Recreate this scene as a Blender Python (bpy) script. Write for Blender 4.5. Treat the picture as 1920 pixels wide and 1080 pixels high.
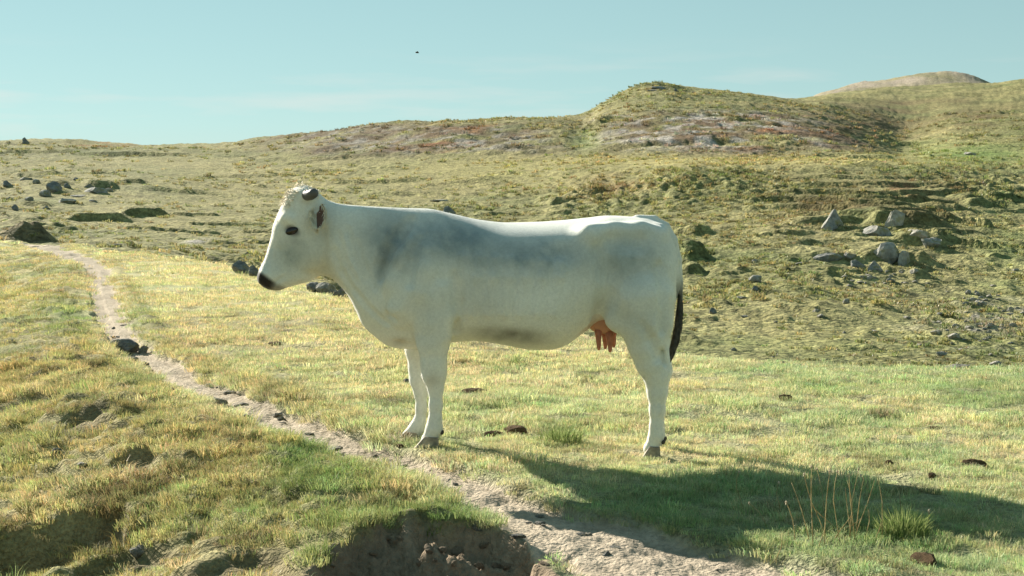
import bpy, bmesh, math, random
import numpy as np
from mathutils import Vector, Matrix, Euler

# ------------------------------------------------------------------ reset
for o in list(bpy.data.objects):
    bpy.data.objects.remove(o, do_unlink=True)
SC = bpy.context.scene
COL = SC.collection
rng = np.random.default_rng(7)
random.seed(7)

# ------------------------------------------------------------------ camera
EYE = 1.40
PITCH = math.radians(3.0)
F = 1920 * 50.0 / 36.0
cam = bpy.data.cameras.new('camera')
cam.lens = 50.0
cam.sensor_width = 36.0
cam.clip_start = 0.05
cam.clip_end = 6000.0
camo = bpy.data.objects.new('camera', cam)
COL.objects.link(camo)
camo.location = (0, 0, EYE)
camo.rotation_euler = (math.pi / 2 - PITCH, 0, 0)
SC.camera = camo

# ------------------------------------------------------------------ sky and sun
SUN_VEC = Vector((-1.45, 1.55, 1.02)).normalized()
SUN_EL = math.asin(SUN_VEC.z)
SUN_AZ = math.atan2(SUN_VEC.x, SUN_VEC.y)
world = bpy.data.worlds.new('World')
SC.world = world
world.use_nodes = True
wn = world.node_tree
for n in list(wn.nodes):
    wn.nodes.remove(n)
w_out = wn.nodes.new('ShaderNodeOutputWorld')
w_bg = wn.nodes.new('ShaderNodeBackground')
w_sky = wn.nodes.new('ShaderNodeTexSky')
w_sky.sky_type = 'NISHITA'
w_sky.sun_disc = False
w_sky.sun_elevation = SUN_EL
w_sky.sun_rotation = SUN_AZ
w_sky.altitude = 1800
w_sky.air_density = 0.9
w_sky.dust_density = 0.1
w_sky.ozone_density = 0.6
# even film tint of the whole sky
w_hsv = wn.nodes.new('ShaderNodeHueSaturation')
w_hsv.inputs['Hue'].default_value = 0.462
w_hsv.inputs['Saturation'].default_value = 0.92
w_hsv.inputs['Value'].default_value = 0.84
w_tint = wn.nodes.new('ShaderNodeMix')
w_tint.data_type = 'RGBA'
w_tint.blend_type = 'MULTIPLY'
w_tint.inputs[0].default_value = 1.0
w_tint.inputs[7].default_value = (0.95, 1.0, 0.97, 1)
# a few faint high wisps of cloud
w_tc = wn.nodes.new('ShaderNodeTexCoord')
w_map = wn.nodes.new('ShaderNodeMapping')
w_map.inputs['Scale'].default_value = (5.0, 5.0, 42.0)
w_noise = wn.nodes.new('ShaderNodeTexNoise')
w_noise.inputs['Scale'].default_value = 1.35
w_noise.inputs['Detail'].default_value = 5.0
w_noise.inputs['Roughness'].default_value = 0.5
w_ramp = wn.nodes.new('ShaderNodeValToRGB')
w_ramp.color_ramp.elements[0].position = 0.54
w_ramp.color_ramp.elements[0].color = (0, 0, 0, 1)
w_ramp.color_ramp.elements[1].position = 0.82
w_ramp.color_ramp.elements[1].color = (0.42, 0.42, 0.42, 1)
w_cl = wn.nodes.new('ShaderNodeMix')
w_cl.data_type = 'RGBA'
w_cl.inputs[7].default_value = (7.6, 6.9, 6.4, 1)
L = wn.links.new
L(w_sky.outputs[0], w_hsv.inputs['Color'])
L(w_hsv.outputs[0], w_tint.inputs[6])
L(w_tc.outputs['Generated'], w_map.inputs[0])
L(w_map.outputs[0], w_noise.inputs['Vector'])
L(w_noise.outputs[0], w_ramp.inputs[0])
w_sep = wn.nodes.new('ShaderNodeSeparateXYZ')
w_band = wn.nodes.new('ShaderNodeMapRange'); w_band.interpolation_type = 'SMOOTHSTEP'
w_band.inputs['From Min'].default_value = 0.125; w_band.inputs['From Max'].default_value = 0.085
w_mul = wn.nodes.new('ShaderNodeMath'); w_mul.operation = 'MULTIPLY'
L(w_tc.outputs['Generated'], w_sep.inputs[0])
L(w_sep.outputs[2], w_band.inputs[0])
L(w_band.outputs[0], w_mul.inputs[0]); L(w_ramp.outputs[0], w_mul.inputs[1])
L(w_mul.outputs[0], w_cl.inputs[0])
w_gam = wn.nodes.new('ShaderNodeGamma'); w_gam.inputs[1].default_value = 0.5
w_lvl = wn.nodes.new('ShaderNodeMix'); w_lvl.data_type = 'RGBA'; w_lvl.blend_type = 'MULTIPLY'
w_lvl.inputs[0].default_value = 1.0
w_lvl.inputs[7].default_value = (1.90, 2.33, 2.26, 1)
L(w_tint.outputs[2], w_gam.inputs[0])
L(w_gam.outputs[0], w_lvl.inputs[6])
L(w_lvl.outputs[2], w_cl.inputs[6])
L(w_cl.outputs[2], w_bg.inputs[0])
w_bg.inputs[1].default_value = 0.05
L(w_bg.outputs[0], w_out.inputs[0])

sun = bpy.data.lights.new('sun', 'SUN')
sun.energy = 5.0
sun.angle = math.radians(0.5)
sun.color = (1.0, 0.93, 0.80)
suno = bpy.data.objects.new('sun', sun)
COL.objects.link(suno)
suno.location = (-30, 35, 40)
suno.rotation_euler = (-SUN_VEC).to_track_quat('-Z', 'Y').to_euler()

vs = SC.view_settings
vs.view_transform = 'Standard'
vs.look = 'None'
vs.gamma = 1.0
vs.use_curve_mapping = False
vs.exposure = 1.3

# ------------------------------------------------------------------ helpers
cP, sP = math.cos(PITCH), math.sin(PITCH)

def P(u, v, d):
    """world point seen at photo pixel (u, v) at forward distance d"""
    a = (u - 960.0) / F
    b = (540.0 - v) / F
    yy = cP + b * sP
    zz = -sP + b * cP
    return np.array([a / yy * d, d, EYE + zz / yy * d])

def proj(x, y, z):
    """photo pixel of world points (numpy)"""
    zz = z - EYE
    fw = np.maximum(y * cP - zz * sP, 1e-3)
    up = y * sP + zz * cP
    return 960 + F * x / fw, 540 - F * up / fw

def sstep(a, b, x):
    t = np.clip((x - a) / (b - a), 0, 1)
    return t * t * (3 - 2 * t)

def _hash(ix, iy, iz, seed):
    h = (ix.astype(np.int64) * 374761393 + iy.astype(np.int64) * 668265263 + iz * 2147483647 + seed * 974634777) & 0xffffffff
    h = ((h ^ (h >> 13)) * 1274126177) & 0xffffffff
    h = ((h ^ (h >> 16)) * 2246822519) & 0xffffffff
    h = h ^ (h >> 15)
    return (h & 0xffffff).astype(np.float64) / float(0xffffff)

def vn(x, y, seed=0):
    """value noise -1..1"""
    xi = np.floor(x); yi = np.floor(y)
    fx = x - xi; fy = y - yi
    fx = fx * fx * fx * (fx * (fx * 6 - 15) + 10)
    fy = fy * fy * fy * (fy * (fy * 6 - 15) + 10)
    a = _hash(xi, yi, 0, seed); b = _hash(xi + 1, yi, 0, seed)
    c = _hash(xi, yi + 1, 0, seed); e = _hash(xi + 1, yi + 1, 0, seed)
    return ((a + (b - a) * fx) * (1 - fy) + (c + (e - c) * fx) * fy) * 2 - 1

def fbm(x, y, seed=0, octv=4, gain=0.5):
    s = 0; a = 1.0; t = 0
    for i in range(octv):
        c, s_ = math.cos(0.7 * i), math.sin(0.7 * i)
        s = s + a * vn((x * c - y * s_) * 2 ** i + 17.3 * i, (x * s_ + y * c) * 2 ** i - 9.1 * i, seed + i * 13)
        t += a
        a *= gain
    return s / t

def pchip(x, y, xq):
    """monotone cubic through (x, y), evaluated at xq; flat outside"""
    x = np.asarray(x, float); y = np.asarray(y, float)
    h = np.diff(x); dl = np.diff(y) / h
    m = np.zeros_like(y)
    if len(x) > 2:
        w1 = 2 * h[1:] + h[:-1]; w2 = h[1:] + 2 * h[:-1]
        same = dl[1:] * dl[:-1] > 0
        with np.errstate(divide='ignore', invalid='ignore'):
            mm = (w1 + w2) / (w1 / dl[:-1] + w2 / dl[1:])
        m[1:-1] = np.where(same, mm, 0)
    m[0] = dl[0]; m[-1] = dl[-1]
    xq = np.clip(xq, x[0], x[-1])
    i = np.clip(np.searchsorted(x, xq) - 1, 0, len(x) - 2)
    t = (xq - x[i]) / h[i]
    return ((1 + 2 * t) * (1 - t) ** 2 * y[i] + t * (1 - t) ** 2 * h[i] * m[i]
            + t * t * (3 - 2 * t) * y[i + 1] + t * t * (t - 1) * h[i] * m[i + 1])

def tag(o, label=None, cat=None, group=None, kind=None):
    if label: o['label'] = label
    if cat: o['category'] = cat
    if group: o['group'] = group
    if kind: o['kind'] = kind
    return o

def link(name, me, parent=None, loc=None):
    o = bpy.data.objects.new(name, me)
    COL.objects.link(o)
    if parent: o.parent = parent
    if loc is not None: o.location = loc
    return o

def mesh_np(name, verts, quads, mat=None, smooth=True, colors=None, cname='tint'):
    """mesh from numpy arrays; faces all of one size"""
    verts = np.ascontiguousarray(verts, dtype=np.float32)
    quads = np.ascontiguousarray(quads, dtype=np.int32)
    me = bpy.data.meshes.new(name)
    k = quads.shape[1]
    me.vertices.add(len(verts))
    me.vertices.foreach_set('co', verts.ravel())
    me.loops.add(quads.size)
    me.loops.foreach_set('vertex_index', quads.ravel())
    me.polygons.add(len(quads))
    me.polygons.foreach_set('loop_start', np.arange(0, quads.size, k, dtype=np.int32))
    me.polygons.foreach_set('loop_total', np.full(len(quads), k, dtype=np.int32))
    me.update(calc_edges=True)
    me.validate()
    if smooth:
        me.polygons.foreach_set('use_smooth', np.ones(len(me.polygons), dtype=bool))
    if colors is not None:
        at = me.attributes.new(cname, 'FLOAT_COLOR', 'POINT')
        c4 = np.ones((len(verts), 4), dtype=np.float32)
        c4[:, :3] = colors
        at.data.foreach_set('color', c4.ravel())
    if mat: me.materials.append(mat)
    return me

class MB:
    """collects shapes into one mesh"""
    def __init__(s): s.v = []; s.f = []
    def add(s, verts, faces):
        b = len(s.v)
        s.v += [tuple(map(float, p)) for p in verts]
        s.f += [tuple(i + b for i in f) for f in faces]
    def tube(s, pts, rads, n=8, squash=1.0, cap=True):
        pts = [Vector(p) for p in pts]
        rings = []
        up = Vector((0.13, 0.97, 0.2)).normalized()
        for i, p in enumerate(pts):
            t = (pts[min(i + 1, len(pts) - 1)] - pts[max(i - 1, 0)]).normalized()
            a = t.cross(up)
            if a.length < 1e-3: a = t.cross(Vector((1, 0, 0)))
            a.normalize(); b = t.cross(a).normalized()
            rings.append([p + (a * math.cos(2 * math.pi * k / n) + b * squash * math.sin(2 * math.pi * k / n)) * rads[i] for k in range(n)])
        verts = [q for r in rings for q in r]
        faces = []
        for i in range(len(pts) - 1):
            for k in range(n):
                k2 = (k + 1) % n
                faces.append((i * n + k, i * n + k2, (i + 1) * n + k2, (i + 1) * n + k))
        if cap:
            faces.append(tuple(reversed(range(n))))
            faces.append(tuple((len(pts) - 1) * n + k for k in range(n)))
        s.add(verts, faces)
    def build(s, name, mat, parent=None, loc=None, smooth=True):
        me = bpy.data.meshes.new(name)
        me.from_pydata(s.v, [], s.f)
        if smooth:
            me.polygons.foreach_set('use_smooth', np.ones(len(me.polygons), dtype=bool))
        me.materials.append(mat)
        me.update()
        return link(name, me, parent, loc)

# ------------------------------------------------------------------ materials
def new_mat(name):
    m = bpy.data.materials.new(name)
    m.use_nodes = True
    nt = m.node_tree
    bs = nt.nodes['Principled BSDF']
    return m, nt, bs

def node(nt, t, **kw):
    n = nt.nodes.new(t)
    for k, v in kw.items():
        setattr(n, k, v)
    return n

def attr_node(nt, name, typ='GEOMETRY'):
    n = nt.nodes.new('ShaderNodeAttribute')
    n.attribute_name = name
    n.attribute_type = typ
    return n

def mul_noise(nt, col_socket, specs, coord='Object'):
    """multiply a colour by several noises; specs: (scale, detail, low, high)"""
    tc = nt.nodes.new('ShaderNodeTexCoord')
    cur = col_socket
    for sc, det, lo, hi in specs:
        nz = nt.nodes.new('ShaderNodeTexNoise')
        nz.inputs['Scale'].default_value = sc
        nz.inputs['Detail'].default_value = det
        nt.links.new(tc.outputs[coord], nz.inputs['Vector'])
        mr = nt.nodes.new('ShaderNodeMapRange')
        mr.inputs['From Min'].default_value = 0.3
        mr.inputs['From Max'].default_value = 0.7
        mr.inputs['To Min'].default_value = lo
        mr.inputs['To Max'].default_value = hi
        nt.links.new(nz.outputs[0], mr.inputs[0])
        mx = nt.nodes.new('ShaderNodeMix')
        mx.data_type = 'RGBA'; mx.blend_type = 'MULTIPLY'
        mx.inputs[0].default_value = 1.0
        nt.links.new(cur, mx.inputs[6])
        nt.links.new(mr.outputs[0], mx.inputs[7])
        cur = mx.outputs[2]
    return cur

def add_bump(nt, bs, scale, strength, dist, detail=4.0, coord='Object'):
    tc = nt.nodes.new('ShaderNodeTexCoord')
    nz = nt.nodes.new('ShaderNodeTexNoise')
    nz.inputs['Scale'].default_value = scale
    nz.inputs['Detail'].default_value = detail
    nt.links.new(tc.outputs[coord], nz.inputs['Vector'])
    bp = nt.nodes.new('ShaderNodeBump')
    bp.inputs['Strength'].default_value = strength
    bp.inputs['Distance'].default_value = dist
    nt.links.new(nz.outputs[0], bp.inputs['Height'])
    nt.links.new(bp.outputs[0], bs.inputs['Normal'])
    return bp

def mat_ground(name, specs, bump):
    m, nt, bs = new_mat(name)
    a = attr_node(nt, 'tint')
    c = mul_noise(nt, a.outputs['Color'], specs)
    nt.links.new(c, bs.inputs['Base Color'])
    bs.inputs['Roughness'].default_value = 0.95
    bs.inputs['Specular IOR Level'].default_value = 0.12
    add_bump(nt, bs, *bump)
    return m

M_MEADOW = mat_ground('meadow_turf', [(6, 4, 0.75, 1.2), (45, 3, 0.65, 1.25)], (42, 1.0, 0.05, 8.0))
M_HILL = mat_ground('hill_turf', [(0.35, 4, 0.85, 1.15), (1.6, 4, 0.55, 1.35), (6, 3, 0.6, 1.35)], (3.6, 1.0, 0.26, 6.0))
M_PATH = mat_ground('dirt', [(3, 4, 0.85, 1.12), (28, 5, 0.78, 1.18)], (40, 0.9, 0.035, 8.0))

def mat_plain(name, color, rough=0.8, specs=None, bump=None, spec=0.3):
    m, nt, bs = new_mat(name)
    rgb = nt.nodes.new('ShaderNodeRGB')
    rgb.outputs[0].default_value = (*color, 1)
    cur = rgb.outputs[0]
    if specs: cur = mul_noise(nt, cur, specs)
    nt.links.new(cur, bs.inputs['Base Color'])
    bs.inputs['Roughness'].default_value = rough
    bs.inputs['Specular IOR Level'].default_value = spec
    if bump: add_bump(nt, bs, *bump)
    return m

def mat_rock(name, base, lichen):
    m, nt, bs = new_mat(name)
    tc = node(nt, 'ShaderNodeTexCoord')
    n1 = node(nt, 'ShaderNodeTexNoise'); n1.inputs['Scale'].default_value = 2.3; n1.inputs['Detail'].default_value = 8; n1.inputs['Roughness'].default_value = 0.65
    nt.links.new(tc.outputs['Object'], n1.inputs['Vector'])
    r = node(nt, 'ShaderNodeValToRGB')
    e = r.color_ramp.elements
    e[0].position = 0.32; e[0].color = (*[c * 0.45 for c in base], 1)
    e[1].position = 0.68; e[1].color = (*[min(1, c * 1.25) for c in base], 1)
    nt.links.new(n1.outputs[0], r.inputs[0])
    n2 = node(nt, 'ShaderNodeTexNoise'); n2.inputs['Scale'].default_value = 1.4; n2.inputs['Detail'].default_value = 5
    nt.links.new(tc.outputs['Object'], n2.inputs['Vector'])
    mr = node(nt, 'ShaderNodeMapRange'); mr.inputs['From Min'].default_value = 0.52; mr.inputs['From Max'].default_value = 0.66
    nt.links.new(n2.outputs[0], mr.inputs[0])
    mx = node(nt, 'ShaderNodeMix', data_type='RGBA')
    mx.inputs[7].default_value = (*lichen, 1)
    nt.links.new(mr.outputs[0], mx.inputs[0]); nt.links.new(r.outputs[0], mx.inputs[6])
    nt.links.new(mx.outputs[2], bs.inputs['Base Color'])
    bs.inputs['Roughness'].default_value = 0.92
    bs.inputs['Specular IOR Level'].default_value = 0.2
    add_bump(nt, bs, 9.0, 0.9, 0.06, 8.0)
    return m

M_ROCK = mat_rock('grey_rock', (0.34, 0.33, 0.30), (0.22, 0.20, 0.09))
M_ROCK_PALE = mat_rock('pale_rock', (0.46, 0.43, 0.37), (0.30, 0.27, 0.16))
M_ROCK_DARK = mat_rock('dark_rock', (0.24, 0.24, 0.225), (0.20, 0.19, 0.10))
M_DUNG = mat_plain('dried_dung', (0.16, 0.105, 0.06), 0.95, [(20, 5, 0.5, 1.4)], (40, 0.9, 0.02), 0.1)

def mat_grass(name):
    m = bpy.data.materials.new(name)
    m.use_nodes = True
    nt = m.node_tree
    nt.nodes.remove(nt.nodes['Principled BSDF'])
    out = nt.nodes['Material Output']
    t = attr_node(nt, 'tint', 'INSTANCER')
    b = attr_node(nt, 'blade')
    mx = node(nt, 'ShaderNodeMix', data_type='RGBA', blend_type='MULTIPLY'); mx.inputs[0].default_value = 1
    nt.links.new(t.outputs['Color'], mx.inputs[6]); nt.links.new(b.outputs['Color'], mx.inputs[7])
    df = node(nt, 'ShaderNodeBsdfDiffuse'); tr = node(nt, 'ShaderNodeBsdfTranslucent')
    gl = node(nt, 'ShaderNodeBsdfGlossy'); gl.inputs['Roughness'].default_value = 0.45
    nt.links.new(mx.outputs[2], df.inputs[0]); nt.links.new(mx.outputs[2], tr.inputs[0])
    m1 = node(nt, 'ShaderNodeMixShader'); m1.inputs[0].default_value = 0.42
    nt.links.new(df.outputs[0], m1.inputs[1]); nt.links.new(tr.outputs[0], m1.inputs[2])
    m2 = node(nt, 'ShaderNodeMixShader'); m2.inputs[0].default_value = 0.03
    nt.links.new(m1.outputs[0], m2.inputs[1]); nt.links.new(gl.outputs[0], m2.inputs[2])
    nt.links.new(m2.outputs[0], out.inputs[0])
    return m

M_GRASS = mat_grass('grass_blades')

def mat_blade(name, c0, c1):
    m = bpy.data.materials.new(name)
    m.use_nodes = True
    nt = m.node_tree
    nt.nodes.remove(nt.nodes['Principled BSDF'])
    out = nt.nodes['Material Output']
    tc = node(nt, 'ShaderNodeTexCoord')
    nz = node(nt, 'ShaderNodeTexNoise'); nz.inputs['Scale'].default_value = 35
    nt.links.new(tc.outputs['Object'], nz.inputs['Vector'])
    r = node(nt, 'ShaderNodeValToRGB')
    r.color_ramp.elements[0].position = 0.35; r.color_ramp.elements[0].color = (*c0, 1)
    r.color_ramp.elements[1].position = 0.65; r.color_ramp.elements[1].color = (*c1, 1)
    nt.links.new(nz.outputs[0], r.inputs[0])
    df = node(nt, 'ShaderNodeBsdfDiffuse'); tr = node(nt, 'ShaderNodeBsdfTranslucent')
    nt.links.new(r.outputs[0], df.inputs[0]); nt.links.new(r.outputs[0], tr.inputs[0])
    m1 = node(nt, 'ShaderNodeMixShader'); m1.inputs[0].default_value = 0.4
    nt.links.new(df.outputs[0], m1.inputs[1]); nt.links.new(tr.outputs[0], m1.inputs[2])
    nt.links.new(m1.outputs[0], out.inputs[0])
    return m

M_GREEN = mat_blade('green_blades', (0.11, 0.17, 0.045), (0.34, 0.38, 0.15))
M_STALK = mat_blade('dry_stalk', (0.34, 0.26, 0.13), (0.60, 0.50, 0.30))
M_SEED = mat_blade('seed_head', (0.50, 0.42, 0.30), (0.70, 0.62, 0.50))

# ------------------------------------------------------------------ terrain
# guide lines running across the view: (u, v, d) at increasing distance
G = []
G.append(([-700, 2600], [0.3, 0.3], [0.0, 0.0]))
G.append(([-700, 0, 600, 1000, 1500, 2000, 2600], [5.0] * 7, [-0.12, -0.10, -0.03, -0.02, -0.03, -0.05, -0.1]))
G.append(([-700, 300, 785, 1220, 1600, 2000, 2600], [8.6] * 7, [-0.05, 0.0, 0.0, -0.055, -0.08, -0.10, -0.12]))

def gpix(lst):
    u = [p[0] for p in lst]; d = [p[2] for p in lst]
    z = [P(*p)[2] for p in lst]
    G.append((u, d, z))

gpix([(-700, 472, 60), (0, 470, 55), (200, 480, 46), (430, 504, 35.5), (640, 555, 25), (960, 625, 16.5), (1290, 684, 13.2), (1600, 702, 12.6), (1920, 718, 12.0), (2600, 740, 11.5)])
gpix([(-700, 464, 66), (0, 462, 62), (200, 470, 56), (430, 514, 45), (640, 575, 40), (960, 650, 32), (1290, 712, 30), (1600, 728, 30), (1920, 745, 30), (2600, 760, 30)])
gpix([(-700, 452, 78), (0, 450, 75), (200, 456, 72), (430, 492, 62), (640, 530, 60), (960, 600, 54), (1290, 668, 46), (1600, 676, 47), (1920, 690, 47), (2600, 700, 48)])
gpix([(-700, 400, 110), (0, 402, 110), (200, 415, 108), (430, 445, 95), (640, 460, 90), (960, 500, 86), (1290, 560, 70), (1450, 530, 75), (1600, 540, 75), (1920, 585, 70), (2600, 590, 70)])
gpix([(-700, 345, 160), (0, 345, 158), (430, 372, 150), (640, 385, 140), (960, 400, 130), (1290, 410, 112), (1600, 408, 108), (1920, 430, 104), (2600, 435, 104)])
gpix([(-700, 302, 220), (0, 302, 218), (430, 315, 208), (640, 322, 190), (960, 325, 170), (1150, 318, 155), (1290, 306, 148), (1600, 306, 146), (1800, 313, 148), (1920, 322, 150), (2600, 330, 150)])
gpix([(-700, 288, 248), (0, 288, 246), (430, 298, 228), (640, 300, 210), (960, 300, 192), (1150, 297, 182), (1290, 297, 175), (1500, 298, 172), (1640, 301, 171), (1750, 297, 173), (1920, 300, 176), (2600, 305, 176)])
gpix([(-700, 272, 285), (0, 272, 284), (430, 281, 268), (640, 252, 250), (860, 234, 245), (1060, 228, 240), (1095, 238, 238), (1130, 216, 235), (1235, 208, 230), (1400, 213, 228), (1480, 225, 226), (1550, 241, 224), (1600, 258, 222), (1650, 275, 221), (1690, 287, 221), (1800, 262, 225), (1920, 250, 230), (2600, 240, 230)])
gpix([(-700, 268, 312), (0, 266, 310), (85, 259, 310), (170, 266, 305), (300, 280, 300), (380, 279, 300), (500, 265, 285), (640, 245, 270), (730, 232, 264), (860, 228, 262), (1000, 225, 265), (1075, 221, 270), (1130, 200, 300), (1200, 172, 340), (1235, 166, 345), (1320, 172, 350), (1400, 178, 365), (1480, 188, 400), (1540, 183, 420), (1590, 177, 440), (1680, 166, 450), (1770, 161, 460), (1845, 160, 460), (1920, 153, 470), (2200, 150, 470), (2600, 160, 470)])
gpix([(-700, 285, 480), (0, 285, 480), (640, 275, 470), (1100, 265, 470), (1300, 215, 520), (1480, 205, 545), (1770, 178, 560), (1920, 172, 570), (2600, 180, 570)])
gpix([(-700, 300, 640), (0, 300, 640), (1100, 300, 640), (1480, 208, 640), (1535, 178, 640), (1590, 162, 650), (1640, 154, 650), (1680, 148, 650), (1730, 139, 650), (1770, 136, 650), (1810, 142, 650), (1845, 156, 650), (1900, 176, 650), (2600, 215, 650)])
gpix([(-700, 420, 1600), (2600, 420, 1600)])
gpix([(-700, 415, 3600), (2600, 415, 3600)])

UG = np.arange(-700, 2601, 10.0)
DL = np.linspace(math.log(0.3), math.log(3600), 900)
_gd = np.stack([np.log(pchip(g[0], g[1], UG)) for g in G])
_gz = np.stack([pchip(g[0], g[2], UG) for g in G])
ZT = np.stack([pchip(_gd[:, i], _gz[:, i], DL) for i in range(len(UG))])
for _ in range(2):   # soften across
    ZT[1:-1] = 0.25 * ZT[:-2] + 0.5 * ZT[1:-1] + 0.25 * ZT[2:]

PHI = math.atan((2600 - 960) / F) * 0.98

def fold(x, y):
    """distance d and image column u; outside the view the edge profile goes on"""
    r = np.hypot(x, y)
    phi = np.clip(np.arctan2(x, y), -PHI, PHI)
    return np.clip(960 + F * np.tan(phi), -700, 2600), np.maximum(r * np.cos(phi), 0.3)

def h_base(x, y):
    u, d = fold(x, y)
    fu = np.clip((u - UG[0]) / 10.0, 0, len(UG) - 1.001)
    fd = np.clip((np.log(d) - DL[0]) / (DL[1] - DL[0]), 0, len(DL) - 1.001)
    iu = fu.astype(int); idd = fd.astype(int)
    a = fu - iu; b = fd - idd
    return ((ZT[iu, idd] * (1 - b) + ZT[iu, idd + 1] * b) * (1 - a) + (ZT[iu + 1, idd] * (1 - b) + ZT[iu + 1, idd + 1] * b) * a)

# the footpath: centre line through the meadow (x, y, half width)
_pp = [(1700, 1270, 560), (1440, 1160, 440), (1230, 1082, 350), (1080, 1022, 250), (950, 968, 150), (850, 926, 105), (745, 887, 80), (645, 852, 105), (545, 818, 115), (452, 779, 100), (382, 740, 86), (322, 707, 74),
       (272, 681, 64), (234, 650, 54), (212, 610, 48), (197, 572, 42), (187, 537, 36), (185, 510, 34), (160, 494, 40), (110, 480, 46), (55, 466, 50)]
_pw = []
for (u, v, w) in _pp:
    dd_ = np.exp(np.linspace(math.log(2.5), math.log(90), 1500))
    a_ = (u - 960.0) / F; b_ = (540.0 - v) / F
    yy_ = cP + b_ * sP; zz_ = -sP + b_ * cP
    k_ = np.nonzero(EYE + zz_ / yy_ * dd_ < h_base(a_ / yy_ * dd_, dd_) - 0.08)[0]
    d_ = dd_[k_[0]] if len(k_) else 60.0
    _pw.append((a_ / yy_ * d_, d_, w * d_ / F * 0.5))
PATH = []
for i, (x_, y_, w_) in enumerate(_pw):
    p0 = _pw[max(i - 1, 0)]; p1 = _pw[min(i + 1, len(_pw) - 1)]
    dx_, dy_ = p1[0] - p0[0], p1[1] - p0[1]
    PATH.append((x_, y_, max(.20, w_ * abs(dy_) / math.hypot(dx_, dy_) * 1.38)))
PATH = np.array(PATH)

def path_sd(x, y):
    """signed distance to the path's centre line (+ on its right), half width"""
    best = np.full(x.shape, 1e9); sd = np.full(x.shape, 1e9); hw = np.full(x.shape, 0.3)
    m = (y > 2) & (y < 62)
    if not m.any(): return sd, hw
    xs, ys = x[m], y[m]
    b = best[m]; s = sd[m]; w = hw[m]
    for (x0, y0, w0), (x1, y1, w1) in zip(PATH[:-1], PATH[1:]):
        dx, dy = x1 - x0, y1 - y0
        t = np.clip(((xs - x0) * dx + (ys - y0) * dy) / (dx * dx + dy * dy), 0, 1)
        ex, ey = xs - (x0 + t * dx), ys - (y0 + t * dy)
        dd = np.hypot(ex, ey)
        cr = dx * ey - dy * ex
        k = dd < b
        b[k] = dd[k]; s[k] = (np.where(cr > 0, -dd, dd))[k]; w[k] = (w0 + t * (w1 - w0))[k]
    best[m] = b; sd[m] = s; hw[m] = w
    return sd, hw

def path_mask(x, y):
    sd, hw = path_sd(x, y)
    edge = np.abs(sd) + 0.07 * fbm(x * 2.2, y * 2.2, 31, 3) + 0.025 * fbm(x * 6.3 + 0.9 * y, y * 5.1 - 2.1 * x, 33, 3)
    return sd, hw, 1 - sstep(0.82, 1.12, edge / hw)

def h_mid(x, y):
    """base plus the sunk path and the lower ground on its left"""
    z = h_base(x, y)
    near = (y > 2) & (y < 62)
    if near.any():
        xs, ys = x[near], y[near]
        sd, hw, pm = path_mask(xs, ys)
        fade = 1 - sstep(24, 50, ys)
        z2 = -0.07 * pm * (0.5 + 0.5 * fade)
        lf = np.maximum(-sd - hw, 0)
        z2 += fade * (0.02 * sstep(0, 0.3, lf) * (1 - sstep(0.5, 1.2, lf)) - 0.30 * sstep(0.5, 2.1, lf) * sstep(5.2, 7.0, ys + 0.5))
        rt = np.maximum(sd - hw, 0)
        z2 += fade * 0.07 * np.exp(-((rt - 0.16) / 0.14) ** 2) * sstep(8.5, 11, ys) * (sd > 0)
        z[near] += z2
    return z

_dm = np.exp(np.linspace(math.log(3.0), math.log(700), 2200))

def hit(u, v, hf=None):
    """where the sight line through photo pixel (u, v) meets the ground"""
    hf = hf or H
    a = (u - 960.0) / F; b = (540.0 - v) / F
    yy = cP + b * sP; zz = -sP + b * cP
    z = EYE + zz / yy * _dm
    g = hf(a / yy * _dm, _dm.copy())
    k = np.nonzero(z < g)[0]
    i = k[0] if len(k) else len(_dm) - 1
    if i > 0 and len(k):
        f0 = z[i - 1] - g[i - 1]; f1 = z[i] - g[i]
        t = f0 / (f0 - f1)
        d = _dm[i - 1] + t * (_dm[i] - _dm[i - 1])
    else:
        d = _dm[i]
    return np.array([a / yy * d, d, EYE + zz / yy * d])

# scars and banks: steep face toward the valley, gentle back. (x, y, half length, depth, height, turn)
SCARS = []
def scar_px(u, v, lpx, hpx, back=3.0, turn=0.0):
    p = hit(u, v, h_mid)
    SCARS.append((p[0], p[1], lpx / F * p[1] * 0.55, hpx / F * p[1] * back * 3.4, hpx / F * p[1] * 0.70, turn))

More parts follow.
